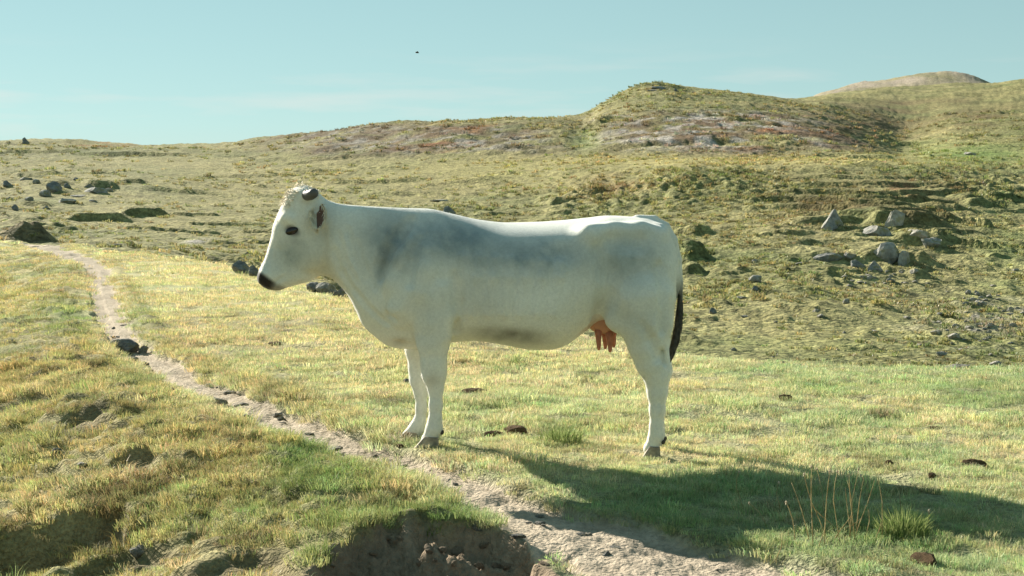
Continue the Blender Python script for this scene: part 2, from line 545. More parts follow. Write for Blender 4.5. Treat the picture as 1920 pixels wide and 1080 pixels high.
for s in [(560, 330, 160, 7, 4, .1), (700, 345, 200, 8, 4, .1), (420, 335, 140, 7, 4, -.1), (330, 362, 160, 9, 4, .3), (150, 322, 200, 7, 4, 0), (620, 302, 200, 7, 4, .1), (760, 366, 160, 7, 4, 0), (880, 345, 200, 7, 4, .1), (300, 432, 200, 9, 4, .1), (430, 422, 180, 8, 4, .15), (520, 456, 160, 8, 4, .2), (360, 402, 120, 8, 4, .2), (90, 428, 120, 8, 4, 0), (680, 440, 200, 8, 4, .2), (470, 385, 150, 7, 4, .2), (185, 412, 120, 22, 3, 0.35), (275, 405, 90, 26, 3, 0.5), (100, 352, 60, 12, 3, 0.2), (190, 356, 60, 18, 3, 0.4),
          (60, 378, 70, 9, 3, 0.2), (255, 345, 50, 9, 3, 0.6), (30, 338, 60, 8, 4, 0), (480, 505, 120, 20, 1.6, -0.5), (430, 494, 60, 14, 1.6, -0.3), (620, 546, 90, 20, 1.6, -0.3),
          (330, 472, 50, 6, 3, 0), (230, 462, 40, 6, 3, 0), (130, 440, 60, 6, 3, 0), (400, 462, 60, 5, 3, 0), (350, 452, 60, 5, 3, 0.1),
          (1310, 485, 60, 42, 2.2, 0.5), (1300, 512, 50, 26, 2, 0.2), (1320, 440, 50, 22, 2.5, 0.7),
          (1560, 424, 150, 22, 2.2, 0.05), (1700, 428, 150, 38, 2.0, -0.05), (1740, 462, 90, 22, 2.0, -0.1), (1560, 486, 90, 18, 2.2, 0.0), (1680, 492, 140, 30, 2.0, 0.0),
          (1480, 446, 110, 12, 3, 0.1), (1840, 392, 60, 18, 3, 0), (1880, 378, 60, 16, 3, 0), (1870, 470, 12, 22, 3, 0.8), (1860, 430, 12, 22, 3, 0.8),
          (1630, 302, 110, 16, 3.5, -0.15), (1560, 297, 100, 9, 4, 0),
          (1105, 246, 50, 14, 2, -0.5), (1860, 190, 60, 5, 4, 0), (1900, 212, 60, 5, 4, 0), (250, 292, 250, 9, 5, 0), (60, 288, 150, 9, 5, 0),
          (1060, 385, 70, 14, 3, 0.2), (1100, 372, 60, 10, 3, 0), (1050, 402, 50, 10, 3, 0), (1800, 640, 60, 9, 3, 0), (1900, 655, 60, 9, 3, 0), (1740, 622, 80, 8, 3, 0), (1340, 580, 60, 12, 2.5, 0),
          (1320, 615, 30, 8, 2.5, 0), (1420, 545, 60, 6, 3, 0), (1500, 550, 80, 8, 3, 0), (1290, 605, 60, 12, 2.5, 0)]:
    scar_px(*s)
for i in range(330):       # small random scars over the far slopes
    uu = rng.uniform(-60, 1980); vv = rng.uniform(250, 660)
    p = hit(uu, vv, h_mid)
    if p[1] < 40 or p[1] > 330: continue
    if rng.uniform() < .8 * float(np.exp(-((uu - 420) / 330) ** 2 - ((vv - 400) / 70) ** 2) + np.exp(-((uu - 900) / 260) ** 2 - ((vv - 325) / 30) ** 2)): continue
    ln = rng.uniform(0.5, 2.4) * (p[1] / 110)
    SCARS.append((p[0], p[1], ln, rng.uniform(2.0, 4.5), rng.uniform(0.10, 0.28) * (p[1] / 110) ** 0.5, rng.uniform(-0.4, 0.4)))

MOUND = hit(38, 463, h_mid)
PIT_C = hit(770, 1032, h_mid)
PIT_L = hit(20, 1045, h_mid)
PIT_L2 = hit(185, 1022, h_mid)

def smooth_mask(u, v):
    """stretches of even, close grass on the far slopes"""
    g2 = lambda cu, cv, su, sv: np.exp(-(((u - cu) / su) ** 2 + ((v - cv) / sv) ** 2))
    return np.clip(.75 * g2(420, 400, 330, 70) + .9 * g2(900, 325, 260, 30) + .9 * g2(1420, 303, 420, 12) + .7 * g2(1450, 650, 250, 30) + .8 * g2(1830, 292, 120, 16) + .5 * g2(300, 310, 250, 25), 0, 1)

def hump_mask(u, v):
    m = np.exp(-(((u - 1330) / 190) ** 2 + ((v - 365) / 45) ** 2)) + 0.7 * np.exp(-(((u - 1850) / 120) ** 2 + ((v - 350) / 40) ** 2))
    m += 0.8 * np.exp(-(((u - 1120) / 60) ** 2 + ((v - 375) / 30) ** 2))
    return np.clip(m, 0, 1)

def terr_mask(u, v):
    m = np.exp(-(((u - 1610) / 210) ** 4 + ((v - 395) / 70) ** 4))
    m = np.maximum(m, 0.55 * np.exp(-(((u - 1780) / 200) ** 4 + ((v - 245) / 45) ** 4)))
    m = np.maximum(m, 0.45 * np.exp(-(((u - 1850) / 120) ** 4 + ((v - 370) / 60) ** 4)))
    return np.clip(m, 0, 1)

def H(x, y):
    x = np.asarray(x, float); y = np.asarray(y, float)
    z = h_mid(x, y)
    u, d = fold(x, y)
    _, v = proj(np.where(y > 0.5, x, 0), np.maximum(y, 0.5), z)
    # ---- near field
    near = (np.hypot(x, y) < 70)
    if near.any():
        xs, ys = x[near], y[near]
        sd, hw, pm = path_mask(xs, ys)
        ds = d[near]
        nf = 1 - sstep(35, 60, ds)
        dz = nf * (0.030 * fbm(xs * 0.55, ys * 0.55, 3, 3) * sstep(2, 6, np.hypot(xs, ys)) + 0.026 * fbm(xs * 2.3, ys * 2.3, 5, 3) + 0.016 * fbm(xs * 8, ys * 9, 7, 3) * (1 - sstep(14, 20, ds)))
        dz += nf * (0.03 * fbm(xs * 1.1, ys * 1.1, 45, 3) + 0.07 * fbm(xs * .33, ys * .33, 46, 2)) * sstep(10, 13, ds)
        leftb = sstep(0.0, 0.35, -sd - hw) * (sd < 0) * (np.abs(sd) < 50)
        dz += nf * leftb * (0.05 * np.abs(fbm(xs * 3.0, ys * 3.0, 9, 3)) * 2 + 0.035 * fbm(xs * 6.3, ys * 6.3, 11, 3) - 0.08 * sstep(0.15, 0.5, fbm(xs * 1.7, ys * 1.7, 12, 3)))
        dz += pm * (0.018 * fbm(xs * 8, ys * 8, 13, 3) + 0.010 * np.abs(fbm(xs * 21, ys * 21, 15, 2)))
        # eroded soil hollow below the path
        ex = (xs - PIT_C[0] - .10) / 0.50; ey = (ys - PIT_C[1] + .02) / np.where(ys < PIT_C[1] - .02, 2.0, 0.52)
        q = np.sqrt(ex ** 2 + ey ** 2) + 0.22 * fbm(xs * 2.6, ys * 2.6, 21, 3) + 0.10 * fbm(xs * 9, ys * 9, 23, 2)
        pit = 1 - sstep(0.82, 1.04, q)
        lump = 0.11 * fbm(xs * 4.3 + ys, ys * 4.3 - xs, 25, 3) + 0.075 * np.abs(fbm(xs * 11 + ys * 3, ys * 11 - xs * 3, 27, 3)) + 0.02 * fbm(xs * 37, ys * 37, 29, 2)
        dz += pit * (-0.19 + lump)
        ex = (xs - PIT_C[0] - 0.50) / 0.22; ey = (ys - PIT_C[1] - 0.12) / 0.20
        q2 = np.sqrt(ex ** 2 + ey ** 2) + 0.25 * fbm(xs * 6, ys * 6, 28, 2)
        dz += -0.13 * (1 - sstep(0.7, 1.1, q2))
        # shaded hollow at the foot of the left bank
        q = np.sqrt(((xs - PIT_L[0]) / 0.55) ** 2 + ((ys - PIT_L[1]) / 0.55) ** 2) + 0.20 * fbm(xs * 2.2, ys * 2.2, 22, 3)
        q3 = np.sqrt(((xs - PIT_L2[0]) / 0.32) ** 2 + ((ys - PIT_L2[1]) / 0.14) ** 2) + 0.2 * fbm(xs * 4, ys * 4, 24, 2)
        dz += -0.36 * np.maximum(1 - sstep(0.78, 1.02, q), 0.5 * (1 - sstep(0.6, 1.1, q3)))
        z[near] += dz
    k = np.nonzero((np.abs(x - MOUND[0]) < 5) & (np.abs(y - MOUND[1] - 1.2) < 5))[0]
    if len(k):
        ex = (x[k] - MOUND[0]); ey = (y[k] - MOUND[1] - 1.2)
        q = np.sqrt((ex / np.where(ex > 0, 1.25, 1.9)) ** 2 + (ey / np.where(ey < 0, 1.15, 2.6)) ** 2) + .16 * fbm(x[k] * 1.1, y[k] * 1.1, 65, 3)
        z[k] += 1.15 * np.clip(1.05 - q, 0, .9) ** 1.15
    # ---- far slopes
    far = d > 20
    if far.any():
        xs, ys, us, vs_ = x[far], y[far], u[far], v[far]
        ds = d[far]
        ff = sstep(24, 60, ds)
        k = np.clip(ds / 110.0, 0.4, 3)
        rightw = sstep(300, 700, us)
        dz = ff * (0.30 * k * fbm(xs / 11, ys / 11, 41, 3) + 0.9 * (1 - rightw) * sstep(60, 100, ds) * fbm(xs / 24, ys / 32, 42, 2) + 0.13 * k ** 0.5 * (0.6 + 0.4 * rightw) * fbm(xs / 2.6, ys / 2.6, 43, 3))
        hm = hump_mask(us, vs_)
        dz += ff * (0.10 + 0.48 * hm) * np.abs(fbm(xs / 1.3, ys / 1.9, 47, 2)) * 2.0 * np.clip(0.9 + fbm(xs / 16, ys / 16, 48, 2), .3, 1.6)
        dz += ff * 0.10 * fbm(xs / 0.7, ys / 1.0, 49, 2)
        dz *= 1 - .6 * smooth_mask(us, vs_)
        tm = terr_mask(us, vs_)
        zb = z[far]
        dz *= 1 - 0.7 * tm
        ph = zb / 0.72 + 0.6 * fbm(xs / 16, ys / 16, 51, 2) + 0.12 * fbm(xs / 3, ys / 3, 53, 2)
        fr = ph - np.floor(ph)
        stepf = sstep(0.0, 0.07, fr) - fr
        dz += tm * 0.56 * stepf * np.clip(0.85 + 0.7 * fbm(xs / 7, ys / 7, 55, 2), .25, 1.05)
        # heath and rock streaks on the second hill
        hb = np.exp(-(((us - 1400) / 260) ** 4 + ((vs_ - 250) / 42) ** 4)) + 0.8 * np.exp(-(((us - 800) / 300) ** 4 + ((vs_ - 262) / 34) ** 4))
        dz += np.clip(hb, 0, 1) * 0.55 * np.maximum(fbm(xs / 4.2, ys / 2.6, 57, 3), -0.1)
        z[far] += dz
    for (sx, sy, ln, dp, hh, tr) in SCARS:
        c, s = math.cos(tr), math.sin(tr)
        k = np.nonzero((np.abs(x - sx) < ln * 1.6 + dp * 1.6) & (np.abs(y - sy) < dp * 2.6 + ln * 1.2))[0]
        if len(k) == 0: continue
        ex = x[k] - sx; ey = y[k] - sy
        a = (ex * c + ey * s) / ln
        b = (-ex * s + ey * c) / dp + (0.5 * hh / dp + .03) * fbm(x[k] / 1.4, y[k] / 1.4, 61, 3)
        prof = sstep(-0.55 * hh / dp, 0.55 * hh / dp, b) * (1 - np.clip((b - 0.1) / 1.4, 0, 1)) ** 1.5
        z[k] += hh * prof * (1 - sstep(0.45, 1.15, np.abs(a) + 0.18 * fbm(x[k] / (ln * 0.4), y[k] / (ln * 0.4), 63, 2)))
    return z

def soil_mask(x, y):
    """bare soil away from the path: the hollow, worn patches on the left bank"""
    ex = (x - PIT_C[0] - 0.12) / 0.56; ey = (y - PIT_C[1] + 0.04) / np.where(y < PIT_C[1] - .04, 2.0, 0.54)
    q = np.sqrt(ex ** 2 + ey ** 2) + 0.22 * fbm(x * 2.6, y * 2.6, 21, 3) + 0.10 * fbm(x * 9, y * 9, 23, 2)
    m = 1 - sstep(0.93, 1.04, q)
    q = np.sqrt(((x - PIT_L[0]) / 0.6) ** 2 + ((y - PIT_L[1]) / 0.5) ** 2) + 0.20 * fbm(x * 2.2, y * 2.2, 22, 3)
    m = np.maximum(m, 0.8 * (1 - sstep(0.8, 1.05, q)))
    return m

def gs(u, v, cu, cv, su, sv, p=2):
    return np.exp(-(np.abs((u - cu) / su) ** p + np.abs((v - cv) / sv) ** p))

def mixc(c, col, m):
    return c * (1 - m[:, None]) + np.array(col)[None, :] * m[:, None]

def colour(x, y, z):
    """albedo of the ground cover, linear RGB"""
    u, d = fold(x, y)
    _, v = proj(np.where(y > 0.5, x, 0), np.maximum(y, 0.5), z)
    n1 = fbm(x * 0.45, y * 0.45, 71, 4); n2 = fbm(x * 1.6, y * 1.6, 73, 3); n3 = fbm(x / 9, y / 9, 75, 4); n4 = fbm(x / 2.5, y / 2.0, 77, 3)
    sd, hw = path_sd(x, y)
    N = len(x)
    # near meadow
    c = np.tile(np.array([0.54, 0.52, 0.30]), (N, 1))
    gfac = np.clip(0.46 + 0.9 * n1 + 0.75 * n2 + 0.5 * fbm(x * 5, y * 5, 72, 2) - 0.55 * sstep(9.5, 13, d) * (1 - sstep(1100, 1500, u)) + 0.12 * sstep(1000, 1500, u), 0, 1)
    c = mixc(c, (0.36, 0.425, 0.225), gfac)
    gold = sstep(9.5, 15, d) * (1 - sstep(600, 1250, u))
    c = mixc(c, (0.50, 0.445, 0.235), 0.75 * gold * np.clip(0.9 - 0.5 * n1, 0, 1))
    left = ((sd < 0) & (np.abs(sd) < 60)) * sstep(0.0, 0.3, -sd - hw) * (1 - sstep(40, 55, d))
    c = mixc(c, (0.405, 0.35, 0.155), left * np.clip(0.85 + 0.5 * n2, 0, 1))
    c = mixc(c, (0.27, 0.30, 0.125), left * np.clip(1.5 * n1 + 0.9 * n2 + 0.25 * sstep(6.5, 5, d), 0, 0.85))
    c = mixc(c, (0.15, 0.135, 0.06), left * np.clip(2.0 * (fbm(x * 3.6, y * 3.6, 76, 3) - .12), 0, .8))
    edge = np.exp(-((sd - hw - 0.15) / 0.16) ** 2) * sstep(8.5, 10, d)
    c = mixc(c, (0.37, 0.315, 0.145), 0.6 * edge)
    c = mixc(c, (0.20, 0.18, 0.09), np.clip(2.6 * (fbm(x * 3.3, y * 3.9, 74, 3) - .36), 0, .75))
    for (cu, cv, su, sv, k) in [(560, 865, 60, 45, .9), (640, 905, 80, 40, .7), (830, 960, 60, 40, .6), (120, 585, 60, 30, .5), (260, 610, 30, 60, .5), (1700, 985, 120, 50, .7), (1050, 815, 50, 30, .7),
                                (1850, 740, 150, 25, .35), (700, 970, 130, 30, .6), (600, 1040, 60, 40, .5), (1330, 975, 300, 70, .35), (880, 820, 140, 50, .25)]:
        c = mixc(c, (0.15, 0.235, 0.075), np.clip(k * gs(u, v, cu, cv, su, sv) * (1 + 0.6 * n2), 0, 1) * (d < 45))
    # far slopes
    fw = sstep(0, 1, (d - np.interp(u, [0, 430, 640, 960, 1290, 1920], [58, 42, 31, 21, 17, 16])) / 6.0)
    f = np.tile(np.array([0.305, 0.275, 0.125]), (N, 1))
    f = mixc(f, (0.175, 0.195, 0.08), np.clip(0.35 + 0.9 * n3 + 0.3 * n4, 0, 1))
    f = mixc(f, (0.37, 0.33, 0.165), np.clip(0.9 * fbm(x / 7, y / 12, 79, 3) + 0.35 * n4, 0, 0.85))
    smk = smooth_mask(u, v)
    f = mixc(f, (0.36, 0.31, 0.145), .55 * smk)
    f = mixc(f, (0.13, 0.125, 0.05), np.clip(1.3 * fbm(x / 1.3, y / 1.6, 80, 3) - 0.05, 0, 0.6) * (1 - .75 * smk))
    def reg(col, cu, cv, su, sv, k, p=2, nz=0.8, ns=3.0, seed=81, base=0.5):
        nonlocal f
        m = np.clip(k * gs(u, v, cu, cv, su, sv, p) * np.clip(base + nz * fbm(x / ns, y / ns, seed, 3), 0, 1.4), 0, 1)
        f = mixc(f, col, m)
    reg((0.155, 0.115, 0.07), 780, 262, 300, 34, 1.3, 4, 1.0, 6)          # brown heath, middle ridge
    reg((0.30, 0.275, 0.24), 800, 262, 250, 26, 1.0, 4, 2.0, 2.5, 83, 0.0)
    reg((0.28, 0.12, 0.055), 815, 272, 70, 12, .9, 2, 1.6, 3, 85, 0.2)
    reg((0.26, 0.13, 0.05), 900, 242, 120, 10, 0.9, 2, 1.2, 3, 86, 0.2)
    reg((0.18, 0.125, 0.08), 1400, 250, 270, 42, 1.3, 4, 1.0, 6, 87)       # heath of the second hill
    reg((0.40, 0.365, 0.33), 1340, 245, 210, 34, 1.2, 4, 2.2, 2.6, 89, 0.05)
    reg((0.27, 0.14, 0.07), 1480, 240, 160, 14, 1.0, 2, 1.4, 3, 91, 0.25)
    reg((0.22, 0.16, 0.04), 1235, 258, 40, 10, 1.0, 2, 1.2, 3, 92, 0.4)
    reg((0.42, 0.36, 0.15), 1350, 301, 420, 9, 1.0, 4, 0.4, 5, 93, 0.7)    # pale shelf
    reg((0.22, 0.28, 0.10), 1095, 262, 26, 22, .8, 2, 0.4, 3, 95, 0.8)    # green gully
    reg((0.20, 0.27, 0.085), 1830, 290, 130, 20, 1.0, 2, 0.5, 4, 97, 0.8)
    reg((0.34, 0.31, 0.12), 960, 320, 260, 20, 0.8, 2, 0.6, 5, 98, 0.6)
    reg((0.17, 0.125, 0.06), 1620, 385, 180, 50, 0.9, 4, 0.9, 5, 99, 0.45)  # terraced slope
    reg((0.27, 0.13, 0.07), 1685, 355, 60, 16, .8, 2, 1.5, 1.2, 101, 0.3)
    reg((0.22, 0.14, 0.07), 1150, 350, 60, 26, 0.8, 2, 0.8, 4, 103, 0.4)
    reg((0.18, 0.125, 0.07), 1700, 215, 240, 30, 0.8, 4, 1.0, 9, 105, 0.4)
    reg((0.34, 0.31, 0.28), 1840, 605, 130, 45, 0.8, 2, 1.8, 1.2, 107, 0.1)  # scree
    reg((0.16, 0.23, 0.075), 1450, 640, 260, 22, 0.6, 2, 0.6, 6, 109, 0.5)
    reg((0.15, 0.22, 0.07), 1880, 480, 70, 90, 0.5, 2, 0.8, 4, 110, 0.5)
    reg((0.30, 0.12, 0.04), 185, 271, 50, 5, 1.2, 2, 1.0, 6, 111, 0.5)
    reg((0.10, 0.12, 0.05), 190, 287, 160, 9, 1.0, 2, 0.8, 6, 113, 0.6)
    reg((0.18, 0.20, 0.10), 270, 345, 90, 30, 0.6, 2, 0.8, 5, 115, 0.5)
    reg((0.40, 0.37, 0.33), 370, 452, 30, 5, 1.2, 2, 1.5, 1.5, 117, 0.4)
    mq = np.hypot((x - MOUND[0]) / 1.5, (y - MOUND[1] - .9) / 1.2)
    f = mixc(f, (0.17, 0.135, 0.08), (1 - sstep(.6, 1.15, mq + .3 * n2)) * .85)
    dome = sstep(560, 600, d) * (z > 20)
    f = mixc(f, (0.40, 0.335, 0.27), dome * np.clip(0.7 + 0.8 * fbm(x / 9, y / 9, 119, 3), 0, 1))
    f = f * np.array([0.90, 0.90, 0.88])[None, :]
    c = c * (1 - fw[:, None]) + f * fw[:, None]
    return c

# ---- the sheet: fine inside the view, coarse all round
ang_f = np.linspace(-math.radians(23.5), math.radians(23.5), 880)
ang_l = -np.exp(np.linspace(math.log(math.pi), math.log(math.radians(23.5)), 60))[:-1]
ang = np.concatenate([ang_l, ang_f, -ang_l[::-1]])
def geo(a, b, n): return np.exp(np.linspace(math.log(a), math.log(b), n + 1))[:-1]
rad = np.concatenate([geo(0.3, 4.5, 26), geo(4.5, 14, 250), geo(14, 45, 170), geo(45, 62, 50), geo(62, 80, 45), geo(80, 135, 230), geo(135, 165, 40), geo(165, 300, 165), geo(300, 700, 80), geo(700, 3600, 14), [3600.0]])
NA, NR = len(ang), len(rad)
R2, A2 = np.meshgrid(rad, ang, indexing='ij')
gx = (R2 * np.sin(A2)).ravel(); gy = (R2 * np.cos(A2)).ravel()
gzv = H(gx, gy)
tint = colour(gx, gy, gzv)
_, _, pmv = path_mask(gx, gy)
pmv = pmv * (np.abs(gy) < 60) * (gy > 2)
soilv = soil_mask(gx, gy)
wear = sstep(0.12, 0.4, fbm(gx * 1.7, gy * 1.7, 12, 3))
sdv, hwv = path_sd(gx, gy)
leftv = ((sdv < 0) & (np.abs(sdv) < 60)) * sstep(0.3, 0.9, -sdv - hwv) * (1 - sstep(12, 20, gy))
pn = fbm(gx * 1.3, gy * 1.3, 121, 3)
dirt = np.tile(np.array([0.40, 0.335, 0.255]), (len(gx), 1)) * (1 + 0.16 * pn[:, None])
dark = np.tile(np.array([0.235, 0.18, 0.125]), (len(gx), 1)) * (1 + 0.2 * pn[:, None])
tg = tint * (1 - 0.55 * (leftv * wear)[:, None]) + dark * (0.55 * leftv * wear)[:, None]
nearv = (np.hypot(gx, gy) < 20)
thatch = np.array([0.22, 0.175, 0.095])[None, :]
turf = np.where(nearv[:, None], tg * 0.60 + thatch * 0.40, tg)       # soil and thatch show between the tufts
isp = np.maximum(pmv, soilv)
tcol = turf * (1 - isp[:, None]) + np.where((soilv > pmv)[:, None], dark, dirt) * isp[:, None]
gv = np.stack([gx, gy, gzv], 1)
ii, jj = np.meshgrid(np.arange(NR - 1), np.arange(NA), indexing='ij')
j2 = (jj + 1) % NA
quads = np.stack([ii * NA + jj, ii * NA + j2, (ii + 1) * NA + j2, (ii + 1) * NA + jj], -1).reshape(-1, 4)[:, ::-1]
cq = gv[quads].mean(1)
uq, dq = fold(cq[:, 0], cq[:, 1])
far_f = dq > np.interp(uq, [-700, 0, 430, 640, 960, 1290, 1920, 2600], [62, 58, 42, 31, 21, 17, 16, 15])
path_f = (isp[quads].mean(1) > 0.5) & ~far_f
def sub(name, sel, mat):
    q = quads[sel]
    idx, inv = np.unique(q, return_inverse=True)
    vv = gv[idx]; cc = tcol[idx]; qq = inv.reshape(q.shape)
    me = mesh_np(name, vv, qq, mat, True, cc)
    return tag(link(name, me), kind='structure')
sub('meadow_ground', ~far_f & ~path_f, M_MEADOW)
sub('dirt_path', path_f, M_PATH)
sub('hillside', far_f, M_HILL)

def zat(x, y):
    return float(H(np.array([x], float), np.array([y], float))[0])

# ------------------------------------------------------------------ the cow
D0 = 8.6                      # distance of the cow's middle plane
def cp(u, v, y=0.0): return P(u, v, D0 + y)
def px(r, y=0.0): return r * (D0 + y) / F

class Field:
    """sampled distance field with smooth union / subtraction"""
    def __init__(s, lo, hi, h):
        s.h = h; s.lo = np.array(lo)
        s.n = np.ceil((np.array(hi) - s.lo) / h).astype(int) + 1
        s.ax = [s.lo[i] + h * np.arange(s.n[i]) for i in range(3)]
        s.f = np.full(s.n, 1.0)
    def block(s, lo, hi):
        a = [max(0, int((lo[i] - s.lo[i]) / s.h)) for i in range(3)]
        b = [min(s.n[i], int((hi[i] - s.lo[i]) / s.h) + 2) for i in range(3)]
        sl = tuple(slice(a[i], b[i]) for i in range(3))
        X, Y, Z = np.meshgrid(*[s.ax[i][a[i]:b[i]] for i in range(3)], indexing='ij')
        return sl, X, Y, Z
    def union(s, sl, g, k):
        a = s.f[sl]
        hh = np.clip(0.5 + 0.5 * (a - g) / k, 0, 1)
        s.f[sl] = a * (1 - hh) + g * hh - k * hh * (1 - hh)
    def cut(s, sl, g, k):
        a = s.f[sl]; g = -g
        hh = np.clip(0.5 - 0.5 * (a - g) / k, 0, 1)
        s.f[sl] = a * (1 - hh) + g * hh + k * hh * (1 - hh)
    def cone(s, p0, p1, r0, r1, k=0.03, sy=1.0, cut=False):
        """rounded cone; sy < 1 makes it thinner across the animal"""
        p0 = np.array(p0); p1 = np.array(p1)
        rm = max(r0, r1) + k * 2 + 0.02
        sl, X, Y, Z = s.block(np.minimum(p0, p1) - rm, np.maximum(p0, p1) + rm)
        dv = p1 - p0
        L2 = (dv ** 2).sum()
        t = np.clip(((X - p0[0]) * dv[0] + (Y - p0[1]) * dv[1] + (Z - p0[2]) * dv[2]) / L2, 0, 1)
        g = np.sqrt((X - p0[0] - t * dv[0]) ** 2 + ((Y - p0[1] - t * dv[1]) / sy) ** 2 + (Z - p0[2] - t * dv[2]) ** 2) - (r0 + t * (r1 - r0))
        (s.cut if cut else s.union)(sl, g, k)
    def ell(s, c, r, k=0.04, cut=False, tilt=0.0):
        c = np.array(c); rm = max(r) + 2 * k + 0.02
        sl, X, Y, Z = s.block(c - rm, c + rm)
        ex, ey, ez = X - c[0], Y - c[1], Z - c[2]
        if tilt:
            ct, st = math.cos(tilt), math.sin(tilt)
            ex, ez = ex * ct + ez * st, -ex * st + ez * ct
        q = np.sqrt((ex / r[0]) ** 2 + (ey / r[1]) ** 2 + (ez / r[2]) ** 2)
        q2 = np.sqrt((ex / r[0] ** 2) ** 2 + (ey / r[1] ** 2) ** 2 + (ez / r[2] ** 2) ** 2)
        g = q * (q - 1) / np.maximum(q2, 1e-6)
        (s.cut if cut else s.union)(sl, g, k)

HV = 0.0115
FD = Field([cp(465, 0)[0], D0 - 0.56, -0.12], [cp(1310, 0)[0], D0 + 0.50, cp(0, 340)[2]], HV)

# trunk and neck: vertical slices, outline from the side view
T_U = [592, 610, 640, 700, 760, 800, 850, 900, 950, 1000, 1050, 1100, 1140, 1180, 1215, 1235, 1255, 1266, 1273]
T_V = [372, 374, 382, 387, 390, 391, 401, 412, 417, 416, 413, 408, 404, 406, 409, 417, 442, 475, 520]
B_U = [592, 612, 622, 640, 655, 671, 681, 700, 730, 757, 790, 820, 850, 890, 940, 1000, 1030, 1060, 1090, 1120, 1160, 1210, 1255, 1273]
B_V = [500, 515, 521, 537, 556, 588, 609, 628, 647, 654, 654, 648, 641, 639, 645, 655, 655, 647, 626, 606, 600, 600, 590, 540]
W_U = [592, 610, 640, 680, 720, 760, 800, 850, 900, 950, 1000, 1050, 1100, 1150, 1200, 1235, 1255, 1266, 1273]
W_W = [.115, .125, .130, .140, .175, .225, .265, .290, .325, .355, .365, .350, .315, .285, .255, .205, .150, .100, .05]
C_U = [592, 700, 800, 900, 1000, 1100, 1200, 1273]      # height of the widest line, 0 = bottom 1 = top
C_C = [.50, .45, .46, .42, .42, .52, .60, .5]
sl, X, Y, Z = FD.block([cp(592, 0)[0] - 0.04, D0 - 0.5, 0.4], [cp(1273, 0)[0] + 0.04, D0 + 0.5, cp(0, 340)[2]])
xa = FD.ax[0][sl[0]]
ux = 960 + F * xa / D0 * 0.9955
def prof(U, V, lin=False): return pchip(U, V, ux)
zt = np.array([cp(0, v)[2] for v in prof(T_U, T_V)])
zb = np.array([cp(0, v)[2] for v in prof(B_U, B_V)])
ww = prof(W_U, W_W); wc = prof(C_U, C_C)
zc = zb + (zt - zb) * wc
tops = prof([592, 720, 800, 900, 1050, 1140, 1200, 1273], [2.0, 1.9, 2.0, 3.3, 3.6, 3.0, 2.5, 2.0])
Yc = Y - D0
roof = prof([592, 760, 860, 920, 1080, 1140, 1230, 1273], [.0, .05, .22, .29, .29, .22, .15, .0])     # pitch of the back
zt_, zb_, ww_, zc_, tp_, rf_ = [a[:, None, None] for a in (zt, zb, ww, zc, tops, roof)]
zt_ = zt_ - rf_ * (np.sqrt(Yc ** 2 + .03 ** 2) - .03)
hh_ = np.where(Z > zc_, zt_ - zc_, zc_ - zb_)
pe = np.where(Z > zc_, tp_, 2.15)
q = (np.abs(Yc / ww_) ** pe + np.abs((Z - zc_) / hh_) ** pe) ** (1 / pe)
g = (q - 1) * np.minimum(hh_, ww_)
over = np.maximum(ux - 1273, 592 - ux)[:, None, None] * D0 / F
g = np.maximum(g, over)
FD.union(sl, g, 0.001)

# head: slices along a slanted axis, turned a little toward the viewer
HA = np.array([-0.39, -0.92]); HN = np.array([-0.92, 0.39])
YAW = math.radians(13)
HP = cp(598, 400)
H0 = cp(575, 362)
def head_to_world(s, n, y):
    """s down the face, n toward the forehead, y across (- = near side); px, px, m"""
    x = H0[0] + (HA[0] * s + HN[0] * n) * D0 / F
    z = H0[2] + (HA[1] * s + HN[1] * n) * D0 / F
    ex, ey = x - HP[0], y
    return np.array([HP[0] + ex * math.cos(YAW) - ey * math.sin(YAW), D0 + ex * math.sin(YAW) + ey * math.cos(YAW), z])
S_S = [-12, -4, 12, 45, 77, 97, 118, 144, 166, 178, 188, 193]
S_F = [10, 21, 31, 34, 34, 30, 27, 24.5, 26, 25, 19, 6]
S_B = [-14, -28, -40, -56, -68, -76, -81, -74, -48, -33, -22, -8]
S_W = [.06, .085, .100, .113, .115, .108, .094, .080, .078, .074, .060, .02]
lo = np.min([head_to_world(s, n, y) for s in (-12, 192) for n in (-85, 36) for y in (-.14, .14)], 0) - 0.06
hi = np.max([head_to_world(s, n, y) for s in (-12, 192) for n in (-85, 36) for y in (-.14, .14)], 0) + 0.06
sl, X, Y, Z = FD.block(lo, hi)
ex = X - HP[0]; ey = Y - D0
lx = ex * math.cos(YAW) + ey * math.sin(YAW) + HP[0]
ly = -ex * math.sin(YAW) + ey * math.cos(YAW)
du = (lx - H0[0]) * F / D0; dz = (Z - H0[2]) * F / D0
hs = HA[0] * du + HA[1] * dz; hn = HN[0] * du + HN[1] * dz
fr = pchip(S_S, S_F, hs.ravel()).reshape(hs.shape); bk = pchip(S_S, S_B, hs.ravel()).reshape(hs.shape); hw_ = pchip(S_S, S_W, hs.ravel()).reshape(hs.shape)
cen = bk + (fr - bk) * 0.56
hn_h = np.where(hn > cen, fr - cen, cen - bk)
pw = np.where(hn > cen, 2.6, 2.0)
q = (np.abs(ly / hw_) ** pw + np.abs((hn - cen) / hn_h) ** pw) ** (1 / pw)
g = (q - 1) * np.minimum(hn_h * D0 / F, hw_)
g = np.maximum(g, np.maximum(-12 - hs, hs - 193) * D0 / F)
FD.union(sl, g, 0.045)
